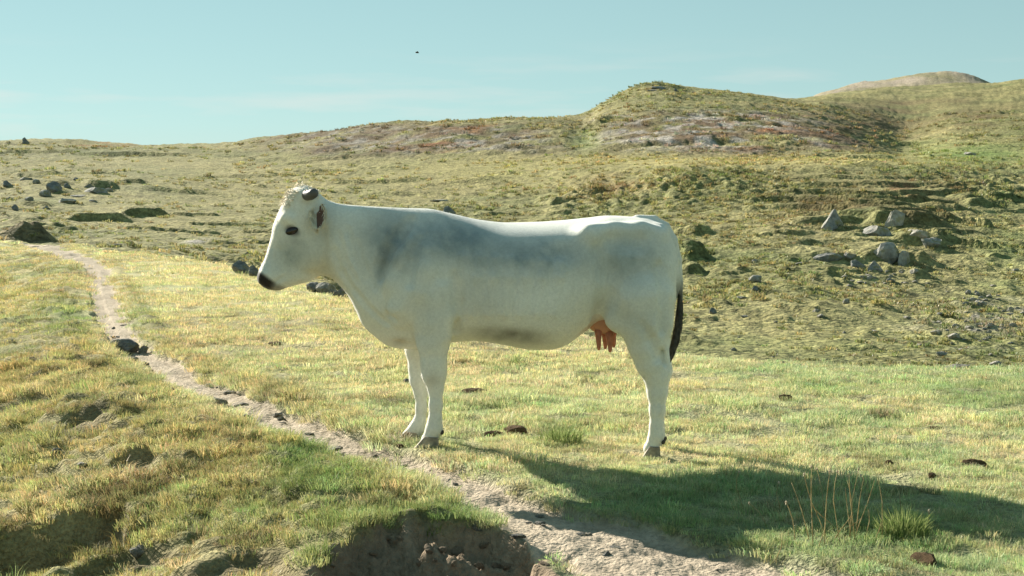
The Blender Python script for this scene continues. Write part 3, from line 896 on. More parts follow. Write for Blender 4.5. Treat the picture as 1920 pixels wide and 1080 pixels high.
for sgn in (-1, 1):
    FD.ell(head_to_world(58, 14, sgn * 0.092), (.045, .032, .035), 0.03)            # brow
    FD.ell(head_to_world(100, -48, sgn * 0.072), (.085, .030, .095), 0.04)          # cheek
    FD.ell(head_to_world(76, 0, sgn * 0.128), (.040, .020, .024), 0.020, cut=True)  # eye socket
    FD.ell(head_to_world(172, 12, sgn * 0.050), (.034, .028, .034), 0.02)           # nostril rim
    FD.ell(head_to_world(176, 14, sgn * 0.086), (.014, .018, .020), 0.010, cut=True)
    FD.cone(head_to_world(120, 10, sgn * 0.098), head_to_world(150, 2, sgn * 0.10), .018, .014, 0.03, cut=True)
    FD.ell(head_to_world(6, 2, sgn * 0.085), (.04, .035, .035), 0.03)               # horn base
    FD.cone(head_to_world(158, -22, sgn * 0.078), head_to_world(184, -2, sgn * 0.072), .008, .008, 0.012, cut=True)   # mouth line

# shoulders, hips, thighs, legs (mirrored)
def leg_chain(sg, chain, k=0.03, sy=0.85):
    """chain: (u, v, y, r px)"""
    for (a, b) in zip(chain[:-1], chain[1:]):
        ya, yb = sg * a[2], sg * b[2]
        FD.cone(cp(a[0], a[1], ya), cp(b[0], b[1], yb), px(a[3] - (1.6 if a[1] < 690 else 2.8), ya), px(b[3] - (1.6 if b[1] < 690 else 2.8), yb), k, sy)

for sg in (-1, 1):
    FD.ell(cp(802, 512, sg * .160), (.17, .105, .235), 0.09, tilt=-0.25)     # shoulder blade
    FD.ell(cp(792, 560, sg * .19), (.15, .10, .17), 0.06)
    FD.ell(cp(732, 565, sg * .08), (.13, .095, .16), 0.05, tilt=0.6)      # breast
    FD.ell(cp(1105, 440, sg * .215), (.060, .055, .045), 0.09)            # hook bone
    FD.ell(cp(1238, 438, sg * .10), (.055, .045, .055), 0.05)             # pin bone
    FD.ell(cp(1198, 520, sg * .165), (.215, .125, .31), 0.07)             # thigh
    FD.ell(cp(1172, 590, sg * .20), (.13, .075, .12), 0.06)              # stifle
    FD.ell(cp(1058, 466, sg * .395), (.12, .095, .085), 0.06, cut=True)   # hollow flank
    FD.cone(cp(1150, 455, sg * .335), cp(1138, 545, sg * .355), .05, .045, 0.06, cut=True)
leg_chain(-1, [(812, 560, .20, 42), (813, 600, .20, 37), (812, 640, .19, 32), (813, 680, .185, 25), (814, 702, .18, 25), (817, 726, .18, 17), (817, 760, .18, 14.5), (816, 786, .18, 14.5), (814, 805, .18, 18), (808, 818, .18, 14), (803, 826, .18, 17)])
leg_chain(1, [(792, 560, .20, 42), (788, 610, .20, 34), (785, 655, .19, 26), (784, 690, .185, 20), (786, 712, .18, 20), (789, 735, .18, 15), (790, 765, .18, 12.5), (787, 788, .18, 12.5), (781, 803, .18, 16), (772, 814, .18, 14), (766, 819, .18, 16)])
for sg, du in ((-1, 0), (1, 3)):
    leg_chain(sg, [(1205 + du, 560, .19, 62), (1210 + du, 605, .20, 50), (1214 + du, 645, .20, 38), (1222 + du, 680, .19, 31), (1230 + du, 705, .185, 25), (1231 + du, 735, .18, 20), (1231 + du, 770, .18, 15.5), (1230 + du, 800, .18, 14), (1230 + du, 818, .18, 16), (1224 + du, 834, .18, 14), (1220 + du, 842, .18, 17)])
    FD.cone(cp(1247 + du, 640, sg * .19), cp(1250 + du, 694, sg * .185), px(5), px(7), 0.03)       # hamstring to the hock
    FD.ell(cp(1249 + du, 697, sg * .185), (.024, .026, .034), 0.020)
    FD.cone(cp(1241 + du, 655, sg * .235), cp(1243 + du, 682, sg * .230), .010, .008, 0.02, cut=True)
# tail cord
tail_pts = [(1195, 409, 7), (1226, 413, 9), (1247, 426, 9.5), (1262, 450, 8.5), (1272, 487, 6.5), (1276, 530, 5), (1276, 570, 4.5)]
for a, b in zip(tail_pts[:-1], tail_pts[1:]):
    FD.cone(cp(a[0], a[1], -.0), cp(b[0], b[1], -.0), px(a[2]), px(b[2]), 0.012)
# dewlap
FD.cone(cp(684, 590, 0), cp(735, 632, 0), .02, .04, 0.04)

def ysurf(u, v):
    """half breadth of the animal where the side view shows (u, v)"""
    p = cp(u, v, -.15)
    i = int(round((p[0] - FD.lo[0]) / HV)); k = int(round((p[2] - FD.lo[2]) / HV))
    col = FD.f[i, :, k]
    j = np.nonzero(col < 0)[0]
    if len(j) == 0: return 0.05
    j = j[0]
    t = col[j - 1] / (col[j - 1] - col[j])
    return D0 - (FD.lo[1] + (j - 1 + t) * HV)

def groove(pts, r, depth, k=0.03):
    ys = [ysurf(u, v) for u, v in pts]
    rr_ = r if isinstance(r, (list, tuple)) else [r] * len(pts)
    for sg in (-1, 1):
        q_ = [cp(u, v, sg * (y + q - depth)) for (u, v), y, q in zip(pts, ys, rr_)]
        for i in range(len(pts) - 1):
            FD.cone(q_[i], q_[i + 1], rr_[i], rr_[i + 1], k, cut=True)

def ridge(pts, r, height, k=0.03):
    ys = [ysurf(u, v) for u, v in pts]
    rr_ = r if isinstance(r, (list, tuple)) else [r] * len(pts)
    for sg in (-1, 1):
        q_ = [cp(u, v, sg * (y - q + height)) for (u, v), y, q in zip(pts, ys, rr_)]
        for i in range(len(pts) - 1):
            FD.cone(q_[i], q_[i + 1], rr_[i], rr_[i + 1], k)

ridge([(772, 458), (756, 485), (744, 530), (748, 570)], [.03, .055, .06, .05], .012, .06)   # shoulder blade
groove([(768, 412), (745, 440), (724, 470), (712, 500), (712, 520)], [.03, .042, .046, .04, .03], .022, .035)
ridge([(806, 475), (799, 505), (790, 545)], .05, .009, .06)
groove([(782, 445), (770, 490), (766, 530)], .03, .008, .03)
ridge([(742, 580), (752, 600)], .04, .014, .04)                        # point of the shoulder
groove([(728, 590), (738, 598)], .018, .014, .02)
groove([(628, 470), (640, 510), (662, 545), (692, 580), (724, 606)], .018, .011, .022)      # long crease of the dewlap
groove([(652, 430), (662, 480), (684, 525)], .016, .006, .02)
groove([(636, 440), (646, 490), (668, 530)], .016, .006, .02)
groove([(668, 455), (682, 500), (704, 540)], .018, .005, .02)
groove([(604, 430), (607, 470), (608, 508)], .020, .012, .03)            # behind the jaw
groove([(856, 520), (857, 570), (852, 620)], [.03, .03, .03], .020, .035)   # arm against the ribs
groove([(742, 642), (768, 648)], .014, .012, .018)
ridge([(830, 540), (838, 590), (832, 630)], .04, .010, .04)
groove([(1128, 470), (1140, 510), (1136, 560), (1118, 596)], [.05, .05, .045, .03], .016, .05)  # flank in front of the thigh
ridge([(1105, 436), (1150, 432), (1200, 432), (1235, 440)], .04, .008, .05)
groove([(1150, 452), (1200, 455)], .05, .010, .05)
groove([(1238, 500), (1246, 560), (1244, 620)], .03, .012, .03)
groove([(1205, 610), (1222, 640), (1236, 672)], .025, .010, .03)
groove([(1240, 655), (1246, 684)], .012, .010, .015)
for i in range(7):
    ridge([(870 + 30 * i, 484 + 2 * i), (866 + 30 * i, 520), (856 + 30 * i, 585)], .03, .0045, .03)

def surface_nets(f, lo, h):
    ins = f < 0
    c = [ins[i:f.shape[0] - 1 + i, j:f.shape[1] - 1 + j, k:f.shape[2] - 1 + k] for i in (0, 1) for j in (0, 1) for k in (0, 1)]
    cnt = sum(a.astype(np.int8) for a in c)
    act = (cnt > 0) & (cnt < 8)
    idx = np.argwhere(act)
    num = np.full(act.shape, -1, dtype=np.int64)
    num[act] = np.arange(len(idx))
    corner = np.array([(i, j, k) for i in (0, 1) for j in (0, 1) for k in (0, 1)])
    acc = np.zeros((len(idx), 3)); w = np.zeros(len(idx))
    vals = [f[idx[:, 0] + a, idx[:, 1] + b, idx[:, 2] + c_] for a, b, c_ in corner]
    for a in range(8):
        for b in range(a + 1, 8):
            if np.abs(corner[a] - corner[b]).sum() != 1: continue
            m = (vals[a] < 0) != (vals[b] < 0)
            t = vals[a] / np.where(m, vals[a] - vals[b], 1)
            p = corner[a][None] + t[:, None] * (corner[b] - corner[a])[None]
            acc[m] += p[m]; w[m] += 1
    verts = np.array(lo) + h * (idx + acc / w[:, None])
    faces = []
    for ax in range(3):
        sl0 = [slice(1, -1)] * 3; sl1 = [slice(1, -1)] * 3
        sl0[ax] = slice(0, -1); sl1[ax] = slice(1, None)
        a, b = ins[tuple(sl0)], ins[tuple(sl1)]
        e = np.argwhere(a != b)
        flip = a[a != b]
        base = e.copy()
        o1, o2 = (ax + 1) % 3, (ax + 2) % 3
        base[:, o1] += 1; base[:, o2] += 1
        def cell(d1, d2):
            q = base.copy(); q[:, o1] -= d1; q[:, o2] -= d2
            return num[q[:, 0], q[:, 1], q[:, 2]]
        qd = np.stack([cell(0, 0), cell(1, 0), cell(1, 1), cell(0, 1)], 1)
        qd[~flip] = qd[~flip][:, ::-1]
        faces.append(qd)
    return verts, np.concatenate(faces)

cv, cf = surface_nets(FD.f, FD.lo, HV)
# keep the largest connected piece and relax the surface
nb = np.zeros_like(cv); deg = np.zeros(len(cv))
ed = np.concatenate([cf[:, [0, 1]], cf[:, [1, 2]], cf[:, [2, 3]], cf[:, [3, 0]]])
for it in range(4):
    nb[:] = 0; deg[:] = 0
    np.add.at(nb, ed[:, 0], cv[ed[:, 1]]); np.add.at(deg, ed[:, 0], 1)
    av = nb / deg[:, None]
    cv = cv + (0.5 if it % 2 == 0 else -0.45) * (av - cv)

# coat colours: markings of the hide, with body shade painted in among them
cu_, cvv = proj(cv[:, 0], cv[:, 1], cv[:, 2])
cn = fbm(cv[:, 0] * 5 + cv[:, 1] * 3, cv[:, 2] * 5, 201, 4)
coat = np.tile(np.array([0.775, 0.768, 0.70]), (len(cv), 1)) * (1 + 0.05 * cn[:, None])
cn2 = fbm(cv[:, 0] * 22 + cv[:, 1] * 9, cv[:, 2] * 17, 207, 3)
def cmark_shade(col, cu, cvp, su, sv, k, ang=0.0, p=2):
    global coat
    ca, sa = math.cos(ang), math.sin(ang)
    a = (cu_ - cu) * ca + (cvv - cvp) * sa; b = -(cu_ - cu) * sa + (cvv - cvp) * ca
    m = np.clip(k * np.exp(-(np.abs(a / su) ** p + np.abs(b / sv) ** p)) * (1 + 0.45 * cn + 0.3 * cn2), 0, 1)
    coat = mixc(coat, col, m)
cmark_shade((0.24, 0.29, 0.31), 738, 450, 62, 58, .85)  # neck and shoulder: grey of the coat, deepened with painted bluish shade
cmark_shade((0.22, 0.275, 0.295), 858, 446, 88, 44, .88)  # behind the shoulder: own grey and painted shade together
cmark_shade((0.45, 0.47, 0.45), 800, 600, 40, 60, .35)
cmark_shade((0.26, 0.31, 0.325), 985, 480, 125, 42, .8)  # upper flank: coat grey strengthened with painted shade
cmark_shade((0.30, 0.35, 0.355), 1185, 480, 70, 55, .7)
cmark_shade((0.45, 0.42, 0.30), 1160, 585, 50, 16, .45, 0.4)
cmark_shade((0.42, 0.44, 0.42), 900, 560, 60, 40, .35)
cmark_shade((0.30, 0.345, 0.345), 552, 480, 44, 40, .6)  # cheek darkened, painting in the shade on this side of the face
cmark_shade((0.42, 0.44, 0.42), 610, 430, 26, 50, .5)
cmark_shade((0.22, 0.235, 0.22), 720, 490, 10, 36, .75, 0.3)  # shade of the groove before the shoulder blade, painted into the coat
cmark_shade((0.22, 0.215, 0.18), 960, 630, 68, 15, .8, 0.08, 2.6)       # grey smudge under the belly
cmark_shade((0.55, 0.52, 0.43), 1210, 600, 60, 40, .3)
cmark_shade((0.40, 0.36, 0.28), 812, 712, 12, 12, .5)
cmark_shade((0.55, 0.45, 0.28), 600, 505, 30, 25, .4)
cmark_shade((0.45, 0.38, 0.27), 750, 640, 14, 8, .6)
# muzzle and mouth, eye rims, in head coordinates
ex = cv[:, 0] - HP[0]; ey = cv[:, 1] - D0
lx = ex * math.cos(YAW) + ey * math.sin(YAW) + HP[0]
ly = -ex * math.sin(YAW) + ey * math.cos(YAW)
du = (lx - H0[0]) * F / D0; dz = (cv[:, 2] - H0[2]) * F / D0
hs = HA[0] * du + HA[1] * dz; hn = HN[0] * du + HN[1] * dz
hd = (cu_ < 640) & (cvv < 548)
nose = sstep(167, 175, hs + 0.25 * hn - 3) * sstep(-14, -6, hn) * hd
coat = mixc(coat, (0.028, 0.022, 0.020), nose)
mouth = sstep(172, 182, hs) * (1 - sstep(-8, 0, hn)) * hd
coat = mixc(coat, (0.16, 0.14, 0.12), 0.75 * mouth)
eyem = np.exp(-(((hs - 76) / 9.5) ** 2 + ((hn - 0) / 15) ** 2) ** 2) * hd
coat = mixc(coat, (0.05, 0.035, 0.03), 0.9 * eyem)
coat = mixc(coat, (0.35, 0.36, 0.34), 0.5 * np.exp(-(((hs - 92) / 8) ** 2 + ((hn + 14) / 14) ** 2)) * hd)
coat = mixc(coat, (0.84, 0.79, 0.66), 0.6 * sstep(8, 22, hn) * (hs < 120) * hd)
# hide inside the thighs and round the bag, end of the tail
coat = mixc(coat, (0.55, 0.36, 0.22), 0.8 * gs(cu_, cvv, 1125, 612, 40, 22) * (np.abs(cv[:, 1] - D0) < 0.16))
coat = mixc(coat, (0.12, 0.115, 0.10), sstep(500, 560, cvv) * (cu_ > 1268) * 1.0)
# grubby lower legs
coat = mixc(coat, (0.60, 0.52, 0.40), 0.35 * sstep(700, 840, cvv) * (0.6 + 0.8 * np.clip(cn, 0, 1)))

cow = bpy.data.objects.new('cow', None)
COL.objects.link(cow)
COWL = Vector((0.0, D0, 0.0))
cow.location = COWL
tag(cow, 'white cow with short dark-tipped horns standing side-on in the meadow beside the dirt path', 'cow')
COWA = np.array([0.0, D0, 0.0])

m, nt, bs = new_mat('cow_hide')
a_ = attr_node(nt, 'coat')
c_ = mul_noise(nt, a_.outputs['Color'], [(3.5, 4, 0.94, 1.05), (60, 3, 0.93, 1.06), (260, 2, 0.94, 1.05)])
nt.links.new(c_, bs.inputs['Base Color'])
bs.inputs['Roughness'].default_value = 0.75
bs.inputs['Specular IOR Level'].default_value = 0.25
bs.inputs['Sheen Weight'].default_value = 0.25
bs.inputs['Sheen Roughness'].default_value = 0.4
tc = node(nt, 'ShaderNodeTexCoord'); mp = node(nt, 'ShaderNodeMapping'); mp.inputs['Scale'].default_value = (1.0, 1.0, 0.35)
nz = node(nt, 'ShaderNodeTexNoise'); nz.inputs['Scale'].default_value = 150; nz.inputs['Detail'].default_value = 3
nt.links.new(tc.outputs['Object'], mp.inputs[0]); nt.links.new(mp.outputs[0], nz.inputs['Vector'])
bp = node(nt, 'ShaderNodeBump'); bp.inputs['Strength'].default_value = 0.45; bp.inputs['Distance'].default_value = 0.006
nt.links.new(nz.outputs[0], bp.inputs['Height']); nt.links.new(bp.outputs[0], bs.inputs['Normal'])
M_HIDE = m
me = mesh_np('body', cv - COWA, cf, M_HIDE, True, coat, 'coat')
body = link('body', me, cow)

# short coat: one strand per picked vertex, lying back along the body
me.calc_loop_triangles()
vnrm = np.zeros(len(cv) * 3, np.float32); me.vertices.foreach_get('normal', vnrm); vnrm = vnrm.reshape(-1, 3)
rh = np.random.default_rng(21)
pick = np.nonzero(~((cu_ > 860) & (cvv < 462) & (cvv > 405)) & (nose < .2) & (eyem < .2) & (cvv < 820) & (mouth < .3))[0]
pick = rh.choice(pick, size=26000, replace=True)
hb_ = cv[pick] + rh.normal(0, .004, (len(pick), 3)); hn_ = vnrm[pick]
flow = np.tile(np.array([0.75, 0.0, -0.55]), (len(pick), 1)) + rh.normal(0, .35, (len(pick), 3))
legs_ = cvv[pick] > 650
flow[legs_] = np.array([0.1, 0, -1.0]) + rh.normal(0, .3, (int(legs_.sum()), 3))
flow -= hn_ * (flow * hn_).sum(1, keepdims=True)
flow /= np.linalg.norm(flow, axis=1, keepdims=True) + 1e-6
hl = rh.uniform(.008, .017, (len(pick), 1))
tipv = hb_ + (flow * .96 + hn_ * .24) * hl
side_ = np.cross(flow, hn_) * .0016
base_ = hb_ - hn_ * .003
hv_ = np.stack([base_ - side_, base_ + side_, tipv], 1).reshape(-1, 3)
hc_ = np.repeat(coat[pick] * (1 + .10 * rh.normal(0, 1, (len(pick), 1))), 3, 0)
M_COAT = mat_plain('coat_hair', (1, 1, 1), 0.8, None, None, 0.15)
_nt = M_COAT.node_tree
_nt.links.new(attr_node(_nt, 'coat').outputs['Color'], _nt.nodes['Principled BSDF'].inputs['Base Color'])
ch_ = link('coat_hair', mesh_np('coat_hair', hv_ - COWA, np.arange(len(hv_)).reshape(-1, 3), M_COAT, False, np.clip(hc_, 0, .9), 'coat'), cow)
ch_['kind'] = 'stuff'
nsm = np.repeat(hn_ * .8 + flow * .1 + rh.normal(0, .12, hn_.shape), 3, 0)
nsm /= np.linalg.norm(nsm, axis=1, keepdims=True)
ch_.data.polygons.foreach_set('use_smooth', np.ones(len(ch_.data.polygons), dtype=bool))
ch_.data.normals_split_custom_set_from_vertices(nsm.tolist())

M_HAIR = mat_plain('pale_hair', (0.74, 0.66, 0.50), 0.7, [(30, 2, 0.8, 1.15)])
M_HORN = mat_plain('grey_horn', (0.10, 0.10, 0.10), 0.5, [(14, 4, 0.6, 1.3)], (60, 0.4, 0.004))
M_HOOF = mat_plain('hoof_horn', (0.36, 0.30, 0.22), 0.6, [(25, 4, 0.6, 1.3)], (60, 0.5, 0.004))
M_DEW = mat_plain('dark_hoof', (0.05, 0.045, 0.04), 0.6)
M_EYE = mat_plain('dark_eye', (0.018, 0.010, 0.008), 0.12, spec=0.6)
M_LID = mat_plain('eye_skin', (0.05, 0.032, 0.027), 0.6)
M_EAR = mat_plain('ear_skin', (0.16, 0.085, 0.06), 0.8)
M_UDDER = mat_plain('udder_skin', (0.56, 0.27, 0.165), 0.55, [(12, 4, 0.85, 1.12)], (30, 0.3, 0.01))
M_TEAT = mat_plain('teat_skin', (0.45, 0.175, 0.11), 0.5, [(40, 3, 0.8, 1.15)])
M_SWITCH = mat_plain('dark_tail_hair', (0.055, 0.05, 0.043), 0.6, [(40, 2, 0.6, 1.5)])

def ball(name, mat, c, r, parent, rot=None, seg=16):
    bm = bmesh.new()
    bmesh.ops.create_uvsphere(bm, u_segments=seg, v_segments=max(6, seg // 2), radius=1.0)
    me = bpy.data.meshes.new(name)
    bm.to_mesh(me); bm.free()
    me.polygons.foreach_set('use_smooth', np.ones(len(me.polygons), dtype=bool))
    me.materials.append(mat)
    o = link(name, me, parent, Vector(c) - (COWL if parent is cow else Vector((0, 0, 0))))
    o.scale = r
    if rot: o.rotation_euler = rot
    return o

HTILT = math.atan2(0.39, 0.92)
for sg in (-1, 1):
    e = ball('eye', M_EYE, head_to_world(76, 0, sg * 0.103), (.042, .022, .024), cow, (0, -0.35, YAW))
# horns
for sg in (-1, 1):
    b0 = head_to_world(6, 2, sg * 0.085) - COWA
    tip = head_to_world(-6, -10, sg * 0.205) - COWA
    mid = head_to_world(2, -5, sg * 0.15) - COWA
    mb = MB()
    ps = [b0, (b0 + mid) / 2, mid, mid + (tip - mid) * 0.6, mid + (tip - mid) * 0.9, tip]
    mb.tube(ps, [.034, .033, .032, .030, .020, .006], 14)
    mb.build('horn', M_HORN, cow)
# ears: cupped leaves with a hairy edge
for sg in (-1, 1):
    b0 = head_to_world(13, -24, sg * 0.098) - COWA
    if sg < 0:
        dirv = np.array([0.10, -0.72, -0.62]); acr = np.array([0.90, 0.10, 0.25])
    else:
        dirv = np.array([-0.42, 0.80, -0.14]); acr = np.array([0.75, 0.40, 0.4])
    dirv = dirv / np.linalg.norm(dirv); acr = acr - dirv * acr.dot(dirv); acr /= np.linalg.norm(acr)
    nrm = np.cross(dirv, acr)
    nrm = nrm * (1 if nrm[2] > 0 else -1)
    ln, wd = 0.180, 0.048
    vs_, fs_ = [], []
    NI, NJ = 14, 10
    for i in range(NI + 1):
        t = i / NI
        w = wd * (math.sin(math.pi * min(1, 0.14 + t * 0.86)) ** 0.65) * (1 if t < 0.98 else 0.3)
        for j in range(NJ + 1):
            a = -1 + 2 * j / NJ
            p = b0 + dirv * ln * t + acr * w * math.sin(a * 1.35) - nrm * w * 0.9 * (math.cos(a * 1.35)) + np.array([0, 0, -0.03 * t * t])
            vs_.append(p)
    for i in range(NI):
        for j in range(NJ):
            k = i * (NJ + 1) + j
            fs_.append((k, k + 1, k + NJ + 2, k + NJ + 1))
    mb = MB(); mb.add(vs_, fs_)
    ear = mb.build('ear', M_HAIR, cow)
    ear.data.materials.append(M_EAR)
    so = ear.modifiers.new('thick', 'SOLIDIFY'); so.thickness = 0.006; so.offset = 0
    so.material_offset = 0
    # inner lining and fringe
    inn = MB()
    inn.add([p + nrm * 0.006 for p in vs_], [f_ for q_, f_ in enumerate(fs_) if q_ % NJ >= 4])
    lin = inn.build('ear_lining', M_EAR, ear)
    fr_ = MB()
    rr = np.random.default_rng(5)
    for q in range(900):
        t = rr.uniform(0.02, 1.0)
        i = int(t * NI); j = int(rr.integers(0, 4)) if rr.random() < 0.88 else NJ
        p = np.array(vs_[i * (NJ + 1) + j]) + rr.normal(0, .004, 3)
        dd = dirv * rr.uniform(.4, 1) + rr.normal(0, .35, 3) + np.array([0, 0, -0.7])
        dd = dd / np.linalg.norm(dd) * rr.uniform(.018, .042)
        s_ = np.cross(dd, [0.3, 1, .2]); s_ = s_ / np.linalg.norm(s_) * .0022
        fr_.add([p - s_, p + s_, p + dd], [(0, 1, 2)])
    fr_.build('ear_fringe', M_HAIR, ear)

# forelock and rough hair along the forehead and crest
fl = MB()
rr = np.random.default_rng(11)
for q in range(1500):
    s_ = rr.uniform(-13, 40); yy = rr.normal(0, .045)
    yy = max(-.09, min(.09, yy))
    fr0 = float(pchip(S_S, S_F, np.array([s_]))[0])
    n_ = fr0 * (1 - 0.35 * (yy / .1) ** 2) - 4
    if s_ < 4: n_ = rr.uniform(-24, 22)
    p = head_to_world(s_, n_, yy) - COWA
    ang_ = rr.uniform(0, 6.28)
    out = (head_to_world(s_ - 6, n_ + 14, yy * 1.6) - COWA) - p
    out = out / np.linalg.norm(out)
    side = np.array([math.cos(ang_), math.sin(ang_) * .7, -.3])
    ln = rr.uniform(.014, .034)
    p1 = p + out * ln * .7 + side * ln * .25
    p2 = p + out * ln * .8 + side * ln * .9 + np.array([0, 0, -.006])
    w = np.cross(out, side); w = w / (np.linalg.norm(w) + 1e-6) * .0022
    fl.add([p - w, p + w, p1 + w * .8, p1 - w * .8, p2], [(0, 1, 2, 3), (3, 2, 4)])
fl.build('forelock', M_HAIR, cow)

# tail switch
sw = MB()
spine = [cp(1275, 545), cp(1275, 575), cp(1272, 610), cp(1266, 640), cp(1258, 668), cp(1253, 685)]
rad_s = [px(3.5), px(5), px(7), px(7), px(5), px(1)]
sw.tube([p - COWA for p in spine], [r * .8 for r in rad_s], 8, 0.8)
for q in range(420):
    t0 = rr.uniform(0, .75) * 5
    i = int(t0); f_ = t0 - i
    a0 = rr.uniform(0, 6.28)
    pts = []
    for k in range(4):
        t = min(4.999, t0 + k * rr.uniform(.3, .5))
        i = int(t); f_ = t - i
        c = spine[i] * (1 - f_) + spine[i + 1] * f_
        r = (rad_s[i] * (1 - f_) + rad_s[i + 1] * f_) * (0.9 + .14 * k)
        pts.append(c - COWA + np.array([math.cos(a0), math.sin(a0), 0]) * r)
    w = np.array([-math.sin(a0), math.cos(a0), 0]) * .002
    sw.add([pts[0] - w, pts[0] + w, pts[1] + w, pts[1] - w, pts[2] + w, pts[2] - w, pts[3]], [(0, 1, 2, 3), (3, 2, 4, 5), (5, 4, 6)])
sw.build('tail_switch', M_SWITCH, cow)

# udder and teats
FU = Field(cp(1080, 560)[0:3] * [1, 0, 0] + [0, D0 - .2, cp(0, 650)[2]], [cp(1190, 0)[0], D0 + .2, cp(0, 560)[2]], 0.008)
FU.ell(cp(1130, 598, 0), (.105, .12, .075), 0.03)
FU.ell(cp(1138, 608, -.06), (.06, .055, .060), 0.03)
FU.ell(cp(1138, 608, .06), (.06, .055, .060), 0.03)
FU.ell(cp(1118, 606, -.05), (.04, .05, .05), 0.03)
uv_, uf_ = surface_nets(FU.f, FU.lo, 0.008)
ud = link('udder', mesh_np('udder', uv_ - COWA, uf_, M_UDDER), cow)
for (u, v0, v1, y) in [(1122, 618, 657, -.075), (1143, 622, 661, -.08), (1134, 618, 655, .06), (1150, 618, 652, .07)]:
    mb = MB()
    mb.tube([cp(u, v0, y) - COWA, cp(u, v0 + (v1 - v0) * .4, y) - COWA, cp(u + 1, v0 + (v1 - v0) * .8, y) - COWA, cp(u + 1, v1 - 2, y) - COWA, cp(u + 1, v1, y) - COWA], [.026, .017, .013, .010, .003], 10)
    mb.build('teat', M_TEAT, ud)

# hooves: two claws to a foot, dew claws behind
def foot(toe, heel, ytop, y):
    """toe / heel in px (u, v) on the ground, ytop: v of the coronet"""
    hb = MB()
    for c in (-1, 1):
        yc = y + c * 0.026
        t = cp(toe[0], toe[1], yc) - COWA; h_ = cp(heel[0], heel[1], yc) - COWA
        ct = cp(toe[0] + (heel[0] - toe[0]) * .42, ytop, yc) - COWA; ch = cp(heel[0] - 1, ytop + 2, yc) - COWA
        w0, w1 = .022, .026
        prof_ = [(t, .010), (t * .72 + h_ * .28, w1), (t * .3 + h_ * .7, w1), (h_, .018)]
        topp = [(ct, .014), (ct * .72 + ch * .28, w0), (ct * .3 + ch * .7, w0), (ch, .016)]
        vs_ = []
        for ring, dzz in ((prof_, -0.012), (topp, 0.0)):
            for p, w in ring: vs_.append(p + np.array([0, -w, dzz]))
            for p, w in reversed(ring): vs_.append(p + np.array([0, w, dzz]))
        fs_ = [(k, (k + 1) % 8, 8 + (k + 1) % 8, 8 + k) for k in range(8)] + [tuple(range(7, -1, -1)), tuple(range(8, 16))]
        hb.add(vs_, fs_)
    hf_ = hb.build('hoof', M_HOOF, cow, smooth=False)
    bv = hf_.modifiers.new('soft', 'BEVEL'); bv.width = 0.006; bv.segments = 2
    for c in (-1, 1):
        ball('dewclaw', M_DEW, cp(heel[0] + 6, ytop - 7, y + c * .022), (.011, .010, .016), cow, (0, 0.5, 0), 10)
foot((776, 837), (823, 834), 818, -.18)
foot((741, 825), (783, 823), 809, .18)
foot((1202, 857), (1238, 853), 836, -.18)
foot((1205, 850), (1241, 847), 830, .18)

# ------------------------------------------------------------------ rocks
def rock_mesh(name, seed, mat, sub_=3, cuts=9, rough=0.10):
    r = random.Random(seed)
    bm = bmesh.new()
    bmesh.ops.create_icosphere(bm, subdivisions=sub_, radius=1.0)
    planes = []
    for _ in range(cuts):
        n = Vector((r.gauss(0, 1), r.gauss(0, 1), r.gauss(0, 1))).normalized()
        planes.append((n, r.uniform(0.38, 0.80)))
    off = r.uniform(0, 50)
    P_ = np.array([v.co[:] for v in bm.verts])
    nz = fbm(P_[:, 0] * 1.7 + off + P_[:, 2], P_[:, 1] * 1.7 - P_[:, 2] * 1.3, seed + 300, 3) + 0.5 * fbm(P_[:, 0] * 5 + off - P_[:, 2] * 4, P_[:, 1] * 5 + P_[:, 2] * 3, seed + 310, 2)
    for v, k in zip(bm.verts, nz):
        for n, d in planes:
            e = v.co.dot(n) - d
            if e > 0: v.co -= n * e * 0.92
        v.co *= 1 + rough * float(k)
    me = bpy.data.meshes.new(name)
    bm.to_mesh(me); bm.free()
    me.materials.append(mat)
    return me

ROCKS = {k: [rock_mesh('rock_' + k, 10 * i + j, m_, 3, 14, 0.17) for i in range(5)] for j, (k, m_) in enumerate([('grey', M_ROCK), ('pale', M_ROCK_PALE), ('dark', M_ROCK_DARK)])}

def rock(name, u, v, wpx, hpx, kind='grey', var=0, label=None, cat='rock', group=None, sink=0.3, rot=None, depth=0.8, tilt=0.0):
    """a stone whose foot is seen at photo pixel (u, v)"""
    p = hit(u, v)
    w = wpx / F * p[1] * 0.5; h = hpx / F * p[1]
    o = link(name, ROCKS[kind][var % 5])
    hz = h / (2 - 2 * sink) * (1.15 if p[1] < 40 else 1.25)
    yy = p[1] + w * depth * 0.6
    o.location = (p[0], yy, p[2] + h - hz * (0.80 if p[1] < 40 else 0.95))
    o.scale = (w * 1.25, w * depth, hz)
    o.rotation_euler = (tilt, random.uniform(-.12, .12), rot if rot is not None else random.uniform(0, 6.28) * 0 + random.uniform(-.5, .5))
    return tag(o, label, cat, group)

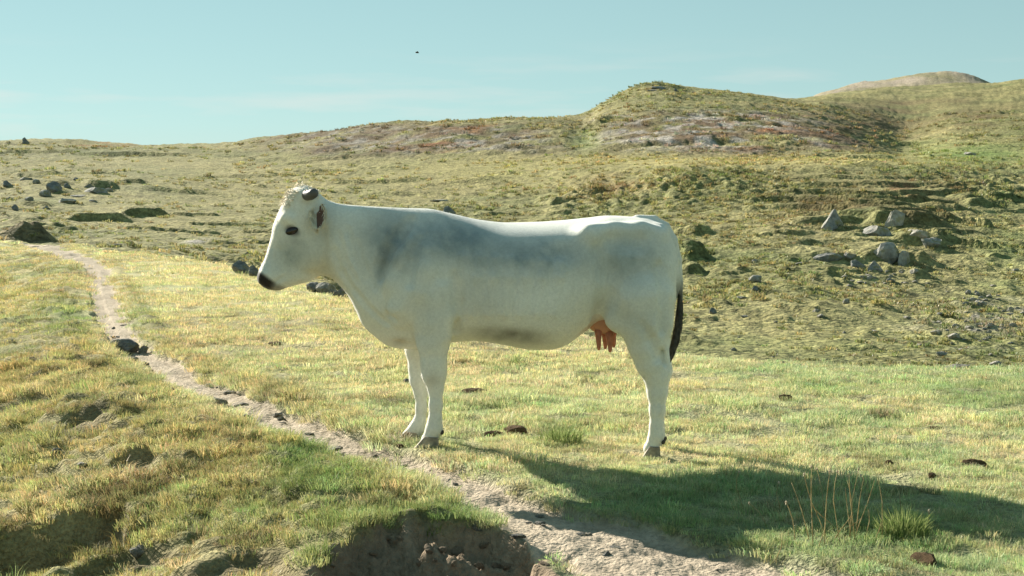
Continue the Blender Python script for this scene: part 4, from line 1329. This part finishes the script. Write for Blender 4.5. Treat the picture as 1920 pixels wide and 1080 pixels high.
# the crag below the terraced slope
G_B = 'boulders of the crag on the far slope'
for (u, v, w, h, k, va, lab) in [
    (1565, 428, 52, 34, 'grey', 0, 'rounded grey boulder alone at the upper edge of the crag, under a terrace lip'),
    (1682, 424, 48, 36, 'pale', 1, 'brightest tall boulder of the crag, set high against a black hollow'),
    (1652, 442, 56, 30, 'grey', 2, 'broad mottled boulder just below the brightest tall boulder'),
    (1722, 446, 38, 24, 'pale', 3, 'pale jagged boulder beside the dark hollow on the crag shoulder'),
    (1748, 462, 36, 26, 'grey', 4, 'dark-sided boulder at the outer end of the crag shoulder'),
    (1665, 488, 60, 34, 'grey', 1, 'big grey boulder at the crag foot, beside a small upright one'),
    (1698, 497, 26, 30, 'pale', 0, 'small upright pale boulder at the crag foot'),
    (1555, 490, 48, 26, 'dark', 2, 'low dark boulder at the near lower end of the crag'),
    (1590, 484, 30, 16, 'grey', 3, 'small grey boulder next to the low dark boulder'),
    (1718, 513, 24, 11, 'pale', 4, 'lone pale stone on the grass under the crag foot'),
    (1610, 502, 40, 14, 'dark', 1, 'flat dark rock below the crag, at the head of the loose stones'),
    (1640, 506, 34, 16, 'grey', 0, 'squat rock below the crag between dark rock and scree')]:
    rock('boulder', u, v, w, h, k, va, lab, 'boulder', G_B)
for (u, v, w, h, k, va, lab, c) in [
    (842, 402, 34, 15, 'dark', 1, 'lone dark rock high on the slope behind the cow\'s withers', 'rock'),
    (820, 378, 34, 6, 'pale', 2, 'flat pale rock on the slope above the dark rock behind the cow', 'rock'),
    (1820, 291, 20, 9, 'pale', 3, 'single pale boulder lying in the green hollow under the far ridge', 'boulder'),
    (1236, 169, 34, 8, 'dark', 0, 'rocky outcrop on top of the pointed knoll', 'outcrop'),
    (1268, 171, 14, 5, 'dark', 1, 'small rock beside the outcrop on the pointed knoll', 'rock'),
    (1300, 174, 10, 4, 'dark', 2, 'lone small rock on the skyline past the knoll outcrop', 'rock'),
    (1330, 176, 8, 4, 'dark', 3, 'tiny rock on the skyline where the knoll levels out', 'rock'),
    (615, 551, 38, 26, 'grey', 2, 'grey rock at the meadow edge under the cow\'s chin', 'rock'),
    (640, 558, 34, 20, 'dark', 4, 'dark rock at the meadow edge beside the cow\'s throat', 'rock'),
    (590, 547, 34, 16, 'dark', 0, 'low dark rock at the meadow edge behind the cow\'s jaw', 'rock'),
    (450, 512, 50, 22, 'dark', 3, 'dark rock lying at the meadow edge in front of the cow\'s muzzle', 'rock'),
    (476, 519, 34, 18, 'dark', 1, 'dark angular rock at the meadow edge, smaller neighbour of the rock before the muzzle', 'rock'),
    (462, 479, 14, 8, 'dark', 4, 'small dark rock on the slope just above the cow\'s muzzle', 'rock'),
    (47, 271, 18, 13, 'dark', 1, 'dark boulder standing on the ridge crest above the block field', 'boulder'),
    (214, 462, 24, 8, 'dark', 2, 'dark rock on the slope above the bend of the path', 'rock')]:
    rock('rock' if c != 'boulder' else 'boulder', u, v, w, h, k, va, lab, c)
o = rock('outcrop', 1222, 171, 20, 6, 'grey', 4, 'lighter lower half of the outcrop on the pointed knoll', 'outcrop')
# the block field on the left slope
GL = 'rocks of the block field beyond the path'
for (u, v, w, h, k) in [(12, 350, 26, 11, 'dark'), (45, 338, 22, 10, 'grey'), (68, 345, 16, 9, 'grey'), (100, 358, 44, 20, 'dark'), (85, 368, 26, 12, 'grey'), (125, 352, 18, 9, 'dark'),
                        (180, 362, 46, 18, 'grey'), (165, 352, 22, 9, 'dark'), (120, 380, 36, 10, 'pale'), (145, 370, 28, 8, 'grey'), (28, 394, 18, 12, 'dark'), (55, 376, 20, 7, 'grey'),
                        (15, 375, 24, 7, 'dark'), (85, 392, 16, 6, 'grey'), (175, 378, 16, 6, 'grey'), (205, 358, 14, 6, 'pale'), (142, 338, 18, 6, 'dark')]:
    rock('rock', u, v, w, h, k, random.randrange(5), '%s %s rock in the block field on the grassy slope beyond the path' % ('large' if w > 30 else 'middling' if w > 19 else 'small', k), 'rock', GL)
# loose stones on the lower far slope
GSc = 'loose stones of the scree'
rs = random.Random(3)
for i in range(150):
    if i < 95: u, v = rs.gauss(1850, 55), rs.gauss(598, 30)
    elif i < 125: u, v = rs.gauss(1640, 45), rs.gauss(520, 11)
    else: u, v = rs.uniform(1330, 1930), rs.uniform(505, 690)
    if not (1290 < u < 1985 and 500 < v < 690): continue
    kd = rs.choice(['pale', 'pale', 'grey'])
    w = rs.uniform(5, 15) if i < 140 else rs.uniform(14, 24)
    rock('stone', u, v, w, w * rs.uniform(.35, .6), kd, rs.randrange(5), ('%s %s stone %s' % ('bigger' if w > 10.5 else 'small', kd, 'of the dense scree on the far slope beyond the meadow' if i < 95 else 'strewn on the grass just under the crag foot' if i < 125 else 'lying alone on the lower far slope outside the scree')), 'stone', GSc)
for (u, v, w, h, k, lab) in [(1500, 497, 20, 8, 'pale', 'pale round stone on the grass off the near end of the crag'), (1415, 492, 18, 7, 'pale', 'whitish stone on the hollow ground between gully and crag'),
                          (1420, 528, 30, 12, 'grey', 'grey stone on the small knoll below the gully'), (1418, 545, 22, 10, 'dark', 'dark stone just under the grey stone on the small knoll'),
                          (1338, 588, 22, 12, 'dark', 'dark stone at the valley bottom past the cow\'s tail'), (1800, 693, 60, 10, 'pale', 'flat pale slab lying at the foot of the far slope'),
                          (1755, 626, 22, 10, 'pale', 'pale stone sitting in a dark scrape below the scree')]:
    rock('stone', u, v, w, h, k, random.randrange(5), lab, 'stone')

# stones in the path
for (u, v, w, h, k, va, lab, dp) in [
    (233, 662, 52, 18, 'dark', 0, 'flat dark slab set across the path above a washed-out step', .7),
    (268, 661, 20, 10, 'pale', 1, 'pale wedge stone beside the dark slab across the path', .8),
    (247, 676, 18, 6, 'pale', 2, 'flat pale stone below the dark slab in the path', .9),
    (270, 688, 13, 10, 'grey', 3, 'small upright stone in the path below the dark slab', .8),
    (238, 683, 12, 6, 'grey', 4, 'small rounded stone at the path edge below the slab', .8),
    (281, 700, 16, 5, 'grey', 1, 'thin stone embedded in the path middle', .8),
    (323, 740, 10, 9, 'grey', 0, 'small knobbly stone in the path above the wedge stone', .9),
    (342, 746, 14, 5, 'dark', 2, 'dark pebble cluster stone above the wedge stone', .9),
    (403, 763, 36, 17, 'pale', 3, 'wedge stone with a pale lit end jutting from the path bank', .7),
    (457, 788, 28, 9, 'dark', 4, 'flat dark oval stone low in the path', .8),
    (410, 772, 12, 4, 'dark', 1, 'small dark stone under the wedge stone', .9),
    (428, 782, 8, 4, 'dark', 0, 'dark pebble next to the flat oval stone', .9),
    (396, 769, 8, 4, 'dark', 0, 'dark pebble at the toe of the wedge stone', .9),
    (310, 722, 20, 5, 'grey', 2, 'flat grey stone at the bank side of the path', .8),
    (893, 995, 22, 12, 'grey', 2, 'blue-grey stone on the path near the dug hollow', .9),
    (152, 876, 22, 8, 'pale', 3, 'pale stone half buried in the grass of the lower bank', .9),
    (106, 852, 18, 8, 'grey', 1, 'grey stone half buried in the lower bank above the pale one', .9),
    (72, 952, 18, 8, 'pale', 2, 'pale stone on the rim of the shaded hollow', .9),
    (258, 1046, 34, 20, 'grey', 4, 'pitted grey stone in the grass past the shaded hollow', .9),
    (765, 718, 12, 8, 'grey', 2, 'small grey stone in the meadow behind the cow\'s far foreleg', .9)]:
    rock('stone', u, v, w * 1.15, h * 1.3, k, va, lab, 'stone', sink=0.35, depth=dp)
# pebbles scattered along the path
for i in range(64):
    t_ = rs.uniform(2.2, 14.0) if i < 50 else rs.uniform(0.8, 4)
    k_ = int(t_); f_ = t_ - k_
    q0, q1 = PATH[k_], PATH[k_ + 1]
    c_ = q0 * (1 - f_) + q1 * f_
    dx_, dy_ = q1[0] - q0[0], q1[1] - q0[1]
    ln_ = math.hypot(dx_, dy_)
    off_ = rs.uniform(-.85, .85) * c_[2]
    x_, y_ = c_[0] + off_ * dy_ / ln_, c_[1] - off_ * dx_ / ln_
    s_ = rs.choice([.018, .024, .03, .045]) * rs.uniform(.8, 1.2) * (1 + max(0, y_ - 9) * .05) * (.5 if y_ < 8 else .85)
    kd = rs.choice(['dark', 'grey', 'grey', 'pale'])
    o = link('pebble', ROCKS[kd][rs.randrange(5)])
    o.location = (x_, y_, zat(x_, y_) + s_ * .12); o.scale = (s_ * rs.uniform(1, 1.7), s_, s_ * rs.uniform(.5, .8)); o.rotation_euler = (0, 0, rs.uniform(-.9, .9))
    tag(o, '%s %s pebble lying loose on the dirt path' % ('bigger' if s_ > .04 else 'small', kd), 'pebble', 'pebbles on the path')
# soil lumps in the hollow
M_CLOD = mat_plain('soil_clod', (0.30, 0.235, 0.17), 0.95, [(9, 4, 0.6, 1.3)], (30, 0.8, 0.02), 0.1)
CLOD = [rock_mesh('soil_clod', 70 + i, M_CLOD, 3, 5, 0.22) for i in range(4)]
for i in range(24):
    u, v = rs.uniform(610, 1180), rs.uniform(1000, 1100)
    p = hit(u, v)
    if soil_mask(p[None, 0], p[None, 1])[0] < 0.4: continue
    s_ = rs.uniform(.010, .030)
    o = link('soil_clod', CLOD[i % 4])
    o.location = (p[0], p[1], p[2] + s_ * .15); o.scale = (s_ * 1.2, s_, s_ * .7); o.rotation_euler = (rs.uniform(-.4, .4), rs.uniform(-.4, .4), rs.uniform(0, 6))
    tag(o, 'crumbly clod of dry soil lying in the dug hollow beside the path', 'soil clod', 'clods in the dug hollow')

# droppings
DUNG = [rock_mesh('dung', 50 + i, M_DUNG, 3, 3, 0.28) for i in range(3)]
for (u, v, w, h, va, lab) in [(968, 815, 46, 18, 0, 'dry brown dung heap beside the bright green tussock'), (925, 818, 34, 10, 1, 'crumbled dung patch next to the dry dung heap'),
                          (1832, 880, 50, 18, 2, 'large dry dung lump in the sunlit grass past the shadow'), (1748, 899, 20, 14, 0, 'small dark dung lump on the upper rim of the cow\'s shadow'),
                          (1668, 876, 16, 14, 1, 'small pointed dung lump between the shadow and the far grass'), (1475, 750, 28, 10, 2, 'dung scraps at the far edge of the meadow past the hind leg'),
                          (890, 738, 46, 10, 1, 'flat dried dung patch behind the cow\'s belly'), (515, 648, 30, 8, 0, 'reddish dung patch in the meadow in front of the cow\'s chest'),
                          (1740, 1060, 60, 20, 2, 'crumbling dung and soil heap below the green grass clump'), (750, 838, 14, 6, 0, 'small dung crumb by the cow\'s front hoof'), (1755, 805, 26, 6, 1, 'thin dung patch on the sunlit meadow above the pointed lump')]:
    p = hit(u, v)
    W = w / F * p[1] * .5; hh = h / F * p[1]
    o = link('dung_heap', DUNG[va])
    o.location = (p[0], p[1] + W * .5, p[2] + hh * .25); o.scale = (W, W * .8, hh * .75); o.rotation_euler = (0, 0, rs.uniform(-.6, .6))
    tag(o, lab, 'dung')

# ------------------------------------------------------------------ grass
def tuft_mesh(name, seed, n, hgt, spread, lean, wid, dry=0.3):
    r = np.random.default_rng(seed)
    vs_, fs_, cs_ = [], [], []
    for i in range(n):
        a = r.uniform(0, 6.283); rr_ = spread * math.sqrt(r.uniform(0, 1))
        bx, by = rr_ * math.cos(a), rr_ * math.sin(a)
        h = hgt * r.uniform(0.45, 1.1)
        la = a + r.normal(0, 0.9); ll = lean * h * r.uniform(0.25, 1.5)
        dx, dy = math.cos(la) * ll, math.sin(la) * ll
        wa = r.uniform(0, 6.283); w = wid * r.uniform(.7, 1.3)
        wx, wy = math.cos(wa) * w, math.sin(wa) * w
        b = len(vs_)
        vs_ += [(bx - wx, by - wy, -0.012), (bx + wx, by + wy, -0.012), (bx + dx * .4 + wx * .75, by + dy * .4 + wy * .75, h * .6), (bx + dx * .4 - wx * .75, by + dy * .4 - wy * .75, h * .6), (bx + dx, by + dy, h * (1 - .25 * lean * r.uniform(.3, 1.2)))]
        fs_ += [(b, b + 1, b + 2), (b, b + 2, b + 3), (b + 3, b + 2, b + 4)]
        k = r.uniform(.72, 1.22)
        c = np.array([1.0, 1.0, 1.0]) * k
        if r.random() < dry: c = c * np.array([1.35, 1.18, 1.12])
        elif r.random() < .35: c = c * np.array([.72, .95, .7])
        cs_ += [c] * 5
    me = bpy.data.meshes.new(name)
    me.from_pydata(vs_, [], fs_)
    at = me.attributes.new('blade', 'FLOAT_COLOR', 'POINT')
    c4 = np.ones((len(vs_), 4), np.float32); c4[:, :3] = np.array(cs_)
    at.data.foreach_set('color', c4.ravel())
    me.materials.append(M_GRASS)
    return me

def scatter(name, label, pts, rot, scl, tn, variants):
    """one object: tufts instanced on points"""
    coll = bpy.data.collections.new(name + '_kinds')
    for i, me in enumerate(variants):
        coll.objects.link(bpy.data.objects.new('%s_kind_%d' % (name, i), me))
    me = bpy.data.meshes.new(name)
    me.vertices.add(len(pts))
    me.vertices.foreach_set('co', np.ascontiguousarray(pts, np.float32).ravel())
    def av(nm, typ, key, arr):
        at = me.attributes.new(nm, typ, 'POINT')
        at.data.foreach_set(key, np.ascontiguousarray(arr).ravel())
    av('rot', 'FLOAT_VECTOR', 'vector', rot.astype(np.float32))
    av('scl', 'FLOAT_VECTOR', 'vector', scl.astype(np.float32))
    c4 = np.ones((len(pts), 4), np.float32); c4[:, :3] = tn
    av('tint', 'FLOAT_COLOR', 'color', c4)
    av('variant', 'INT', 'value', rng.integers(0, len(variants), len(pts)).astype(np.int32))
    o = link(name, me)
    ng = bpy.data.node_groups.new(name + '_scatter', 'GeometryNodeTree')
    ng.interface.new_socket('Geometry', in_out='INPUT', socket_type='NodeSocketGeometry')
    ng.interface.new_socket('Geometry', in_out='OUTPUT', socket_type='NodeSocketGeometry')
    gi = ng.nodes.new('NodeGroupInput'); go = ng.nodes.new('NodeGroupOutput')
    ip = ng.nodes.new('GeometryNodeInstanceOnPoints')
    ci = ng.nodes.new('GeometryNodeCollectionInfo')
    ci.inputs['Collection'].default_value = coll
    ci.inputs['Separate Children'].default_value = True
    ci.inputs['Reset Children'].default_value = True
    def na(nm, typ):
        n = ng.nodes.new('GeometryNodeInputNamedAttribute'); n.data_type = typ
        n.inputs['Name'].default_value = nm
        return n.outputs['Attribute']
    ip.inputs['Pick Instance'].default_value = True
    ng.links.new(gi.outputs[0], ip.inputs['Points'])
    ng.links.new(ci.outputs[0], ip.inputs['Instance'])
    ng.links.new(na('variant', 'INT'), ip.inputs['Instance Index'])
    ng.links.new(na('rot', 'FLOAT_VECTOR'), ip.inputs['Rotation'])
    ng.links.new(na('scl', 'FLOAT_VECTOR'), ip.inputs['Scale'])
    ng.links.new(ip.outputs[0], go.inputs[0])
    md = o.modifiers.new('scatter', 'NODES'); md.node_group = ng
    return tag(o, label, 'grass', kind='stuff')

T_SHORT = [tuft_mesh('short_tuft', 400 + i, 90, .029, .075, 1.15, .0013, .42) for i in range(6)]
T_LONG = [tuft_mesh('long_tuft', 420 + i, 75, .064, .060, 1.25, .0015, .45) for i in range(6)]
T_FAR = [tuft_mesh('far_tuft', 440 + i, 80, .042, .18, 1.1, .0032, .4) for i in range(5)]

def sample(d0, d1, dens, half=24.5):
    """points in the view wedge, even over the ground"""
    A = math.radians(half)
    n = int(dens * A * (d1 * d1 - d0 * d0))
    r = np.sqrt(rng.uniform(d0 * d0, d1 * d1, n)); a = rng.uniform(-A, A, n)
    return r * np.sin(a), r * np.cos(a)

def bare(x, y):
    sd, hw, pm = path_mask(x, y)
    b = np.maximum(pm, soil_mask(x, y))
    lf = ((sd < 0) & (np.abs(sd) < 60)) * sstep(0.3, 0.9, -sd - hw) * (1 - sstep(12, 20, y))
    b = np.maximum(b, 0.72 * lf * sstep(0.02, 0.28, fbm(x * 1.7, y * 1.7, 12, 3)))
    # worn, thinly grassed stretch of the path beside the cow
    return b, sd, hw

def make_grass(name, label, bands, variants, keep, size):
    X_, Y_, S_ = [], [], []
    for d0, d1, dens, sc in bands:
        x, y = sample(d0, d1, dens)
        X_.append(x); Y_.append(y); S_.append(np.full(len(x), sc))
    x, y, s_ = np.concatenate(X_), np.concatenate(Y_), np.concatenate(S_)
    b, sd, hw = bare(x, y)
    k = keep(x, y, b, sd, hw)
    x, y, s_, sd, hw = x[k], y[k], s_[k], sd[k], hw[k]
    z = H(x, y)
    tn = colour(x, y, z)
    n = len(x)
    tn = tn * 1.12 * (1 + 0.16 * rng.normal(0, 1, (n, 1)).clip(-2, 2)) * (1 + 0.06 * rng.normal(0, 1, (n, 3)))
    sc = s_ * size(x, y, sd, hw) * rng.uniform(.7, 1.35, n)
    rot = np.stack([rng.normal(0, .12, n), rng.normal(0, .12, n), rng.uniform(0, 6.283, n)], 1)
    scl = np.stack([sc * rng.uniform(.85, 1.2, n), sc * rng.uniform(.85, 1.2, n), sc * rng.uniform(.75, 1.3, n)], 1)
    return scatter(name, label, np.stack([x, y, z], 1), rot, scl, np.clip(tn, .01, .8), variants)

def keep_short(x, y, b, sd, hw):
    clump = fbm(x * 2.8, y * 2.8, 131, 3)
    pr = (1 - b) * np.clip(0.72 + 1.0 * clump, 0.12, 1)
    pr = np.where((b > .5) & (b < .95), .06, pr)
    return rng.uniform(0, 1, len(x)) < pr
def size_short(x, y, sd, hw):
    return 0.75 + 0.55 * np.clip(fbm(x * 1.9, y * 1.9, 133, 3) + .3, 0, 1)
make_grass('meadow_grass', 'short cropped yellow-green grass covering the meadow', [(4.2, 9, 330, 1.0), (9, 14, 210, 1.15)], T_SHORT, keep_short, size_short)
def keep_long(x, y, b, sd, hw):
    lf = ((sd < 0) & (np.abs(sd) < 8)) * (1 - b) * np.clip(.55 + 1.0 * fbm(x * 2.1, y * 2.1, 135, 3), .05, 1)
    rim = (np.abs(np.abs(sd) - hw - .10) < .13) * (y > 8.4) * (1 - b * .5) * np.clip(.75 + fbm(x * 1.5, y * 1.5, 139, 2), .1, 1)
    rim2 = (b > .25) & (b < .7)
    tus = (1 - b) * (fbm(x * .9, y * .9, 137, 3) > .42) * .35
    return rng.uniform(0, 1, len(x)) < np.maximum(np.maximum(lf * .85, rim * .9), np.maximum(rim2 * .25, tus))
make_grass('bank_grass', 'longer ochre grass tussocks along the path banks', [(4.4, 9, 150, 1.0), (9, 16, 95, 1.15)], T_LONG, keep_long, lambda x, y, sd, hw: 0.8 + .5 * np.clip(fbm(x * 2, y * 2, 141, 2), -.5, 1))
def keep_far(x, y, b, sd, hw):
    u, d = fold(x, y)
    lim = np.interp(u, [0, 430, 640, 960, 1290, 1920], [60, 44, 33, 24, 22, 22])
    return (rng.uniform(0, 1, len(x)) < (1 - b) * np.clip(.6 + .7 * fbm(x * .8, y * .8, 143, 3), .1, 1)) & (d < lim)
make_grass('distant_grass', 'dry yellow grass running to the far edge of the meadow', [(13, 20, 85, .65), (20, 32, 34, .9), (32, 60, 12, 1.25)], T_FAR, keep_far, lambda x, y, sd, hw: np.ones(len(x)))

T_HILL = [tuft_mesh('hill_tuft', 460 + i, 26, .17, .24, .9, .026, .3) for i in range(6)]
def keep_hill(x, y, b, sd, hw):
    u, d = fold(x, y)
    lim = np.interp(u, [0, 430, 640, 960, 1290, 1920], [55, 42, 31, 24, 22, 22])
    z = h_base(x, y); _, v = proj(x, y, z)
    pr = np.clip(.30 + .9 * fbm(x / 5, y / 5, 145, 3) + .6 * hump_mask(u, v) - .22 * terr_mask(u, v) - .35 * smooth_mask(u, v) - .25 * (1 - sstep(500, 1000, u)), .04, 1)
    return (rng.uniform(0, 1, len(x)) < pr * (1 - b)) & (d > lim)
make_grass('hill_tussocks', 'rough grass and heath tussocks over the far slopes', [(24, 60, 5.0, .62), (60, 120, 3.2, .95), (120, 190, 1.6, 1.3), (190, 300, .45, 1.9)], T_HILL, keep_hill, lambda x, y, sd, hw: np.ones(len(x)))

# green tussocks that stand out
def tussock(u, v, wpx, hpx, label, seed, n=170):
    p = hit(u, v)
    W = wpx / F * p[1] * .5; hh = hpx / F * p[1]
    r = np.random.default_rng(seed)
    mb = MB()
    for i in range(n):
        a = r.uniform(0, 6.283); q = W * r.uniform(0, 1) ** .6 * (1.0 + .25 * math.sin(3 * a + seed))
        b0 = np.array([q * math.cos(a), q * .7 * math.sin(a), 0])
        h = hh * r.uniform(.25, 1.15) * max(.25, 1 - .5 * (q / W) ** 2)
        ld = np.array([math.cos(a + r.normal(0, .6)), math.sin(a + r.normal(0, .6)), 0]) * h * r.uniform(.1, .7)
        b0[2] = zat(p[0] + b0[0], p[1] + W * .5 + b0[1]) - p[2] - .01 if i % 6 == 0 else -.015
        wa = r.uniform(0, 3.14); w = np.array([math.cos(wa), math.sin(wa), 0]) * r.uniform(.0016, .003)
        m1 = b0 + ld * .35 + np.array([0, 0, h * .6]); t = b0 + ld + np.array([0, 0, h])
        mb.add([b0 - w, b0 + w, m1 + w * .8, m1 - w * .8, t], [(0, 1, 2, 3), (3, 2, 4)])
    o = mb.build('grass_tussock', M_GREEN, None, (p[0], p[1] + W * .5, p[2]))
    return tag(o, label, 'grass tussock')
tussock(1052, 832, 95, 42, 'bright green grass tussock beside the dry dung heap under the cow', 501, 420)
tussock(1700, 1010, 110, 62, 'tall bright green grass clump at the lower rim of the cow\'s shadow', 502, 520)
tussock(1590, 840, 46, 18, 'small dark green tussock in the sunlit meadow past the hind leg', 503, 130)
tussock(962, 683, 56, 20, 'faded green tussock in the meadow behind the cow\'s belly', 504, 150)
tussock(818, 1000, 36, 30, 'small green tuft growing from the rim of the dug hollow', 505, 90)
tussock(880, 770, 40, 16, 'green tuft in the grass behind the front legs', 506, 110)
tussock(590, 1050, 70, 46, 'green grass clump hanging over the near rim of the dug hollow', 507, 220)

# dead flower stalks in the shadow
def stalk(u, v, u1, v1, seed, head=True, bend=0.0):
    p = hit(u, v)
    t = P(u1, v1, p[1] + random.Random(seed).uniform(-.06, .06)) - p
    r = np.random.default_rng(seed)
    mb = MB()
    kink = np.array([r.normal(0, .008) + bend, r.normal(0, .01), 0])
    pts = [np.array([0, 0, -.015]), t * .3 + kink * .9, t * .6 + kink * 1.6, t * .85 + kink * .9, t]
    mb.tube(pts, [k_ * r.uniform(.55, 1.0) for k_ in (.0027, .0024, .0021, .0017, .0012)], 5)
    o = mb.build('dry_stalk', M_STALK, None, tuple(p))
    if head:
        hb = MB()
        for i in range(9):
            a = r.normal(0, 1, 3); a = a / np.linalg.norm(a) * r.uniform(.006, .014)
            s_ = np.cross(a, [.2, .5, 1]); s_ = s_ / np.linalg.norm(s_) * .003
            hb.add([t - s_, t + s_, t + a], [(0, 1, 2)])
        hb.tube([t - np.array([0, 0, .004]), t, t + np.array([0, 0, .008])], [.002, .0055, .002], 6)
        hb.build('seed_head', M_SEED, o)
    return tag(o, ('thin dry stalk with a pale seed head rising from the cow\'s shadow' if head else 'bare leaning dry stalk without seed head in the cow\'s shadow'), 'dry stalk', 'dead stalks in the shadow')
for i, (u, v, u1, v1, hd_) in enumerate([(1525, 1028, 1522, 876, 1), (1532, 1030, 1548, 972, 0), (1548, 974, 1532, 880, 1), (1555, 1016, 1508, 890, 1), (1575, 1015, 1570, 885, 1), (1592, 1012, 1588, 900, 0), (1597, 1014, 1585, 915, 0),
                                       (1590, 985, 1610, 880, 1), (1604, 1016, 1592, 888, 0), (1622, 1010, 1628, 955, 0), (1628, 958, 1614, 892, 1), (1654, 1010, 1645, 895, 0), (1690, 965, 1678, 905, 0), (1492, 1024, 1474, 942, 1),
                                       (1466, 960, 1460, 905, 1), (1396, 955, 1386, 885, 1), (1453, 1050, 1466, 1006, 0), (1570, 1000, 1614, 972, 0), (1580, 1000, 1520, 946, 0), (1520, 1020, 1484, 905, 0), (1740, 990, 1742, 958, 1), (1640, 1012, 1652, 980, 0),
                                       (1605, 1000, 1620, 895, 0), (1562, 1010, 1600, 960, 0), (1545, 1022, 1556, 884, 1), (1372, 1030, 1366, 1008, 0), (1440, 990, 1405, 944, 1), (1600, 1010, 1640, 900, 0)]):
    stalk(u, v, u1, v1, 600 + i, bool(hd_))

# bird far off in the sky
bp_ = P(782, 99, 60.0)
mb = MB()
mb.tube([(-.075, 0, 0), (-.05, 0, .012), (0, 0, .016), (.05, 0, .01), (.09, 0, 0)], [.008, .026, .034, .024, .006], 8)
bird = bpy.data.objects.new('bird', None); COL.objects.link(bird); bird.location = bp_
tag(bird, 'small dark bird flying in the open sky above the cow', 'bird')
bd = mb.build('body', M_DEW, bird)
for sg in (-1, 1):
    w = MB()
    top = [(-.04, sg * .02, .02), (.03, sg * .02, .02), (.02, sg * .09, .055), (-.03, sg * .09, .055), (.0, sg * .16, .035)]
    vs_ = [np.array(p) for p in top] + [np.array(p) - [0, 0, .006] for p in top]
    w.add(vs_, [(0, 1, 2, 3), (3, 2, 4), (8, 7, 6, 5), (9, 7, 8), (0, 5, 6, 1), (1, 6, 7, 2), (2, 7, 9, 4), (4, 9, 8, 3), (3, 8, 5, 0)])
    w.build('wing', M_DEW, bird, smooth=False)
bird.rotation_euler = (0, 0, .4)
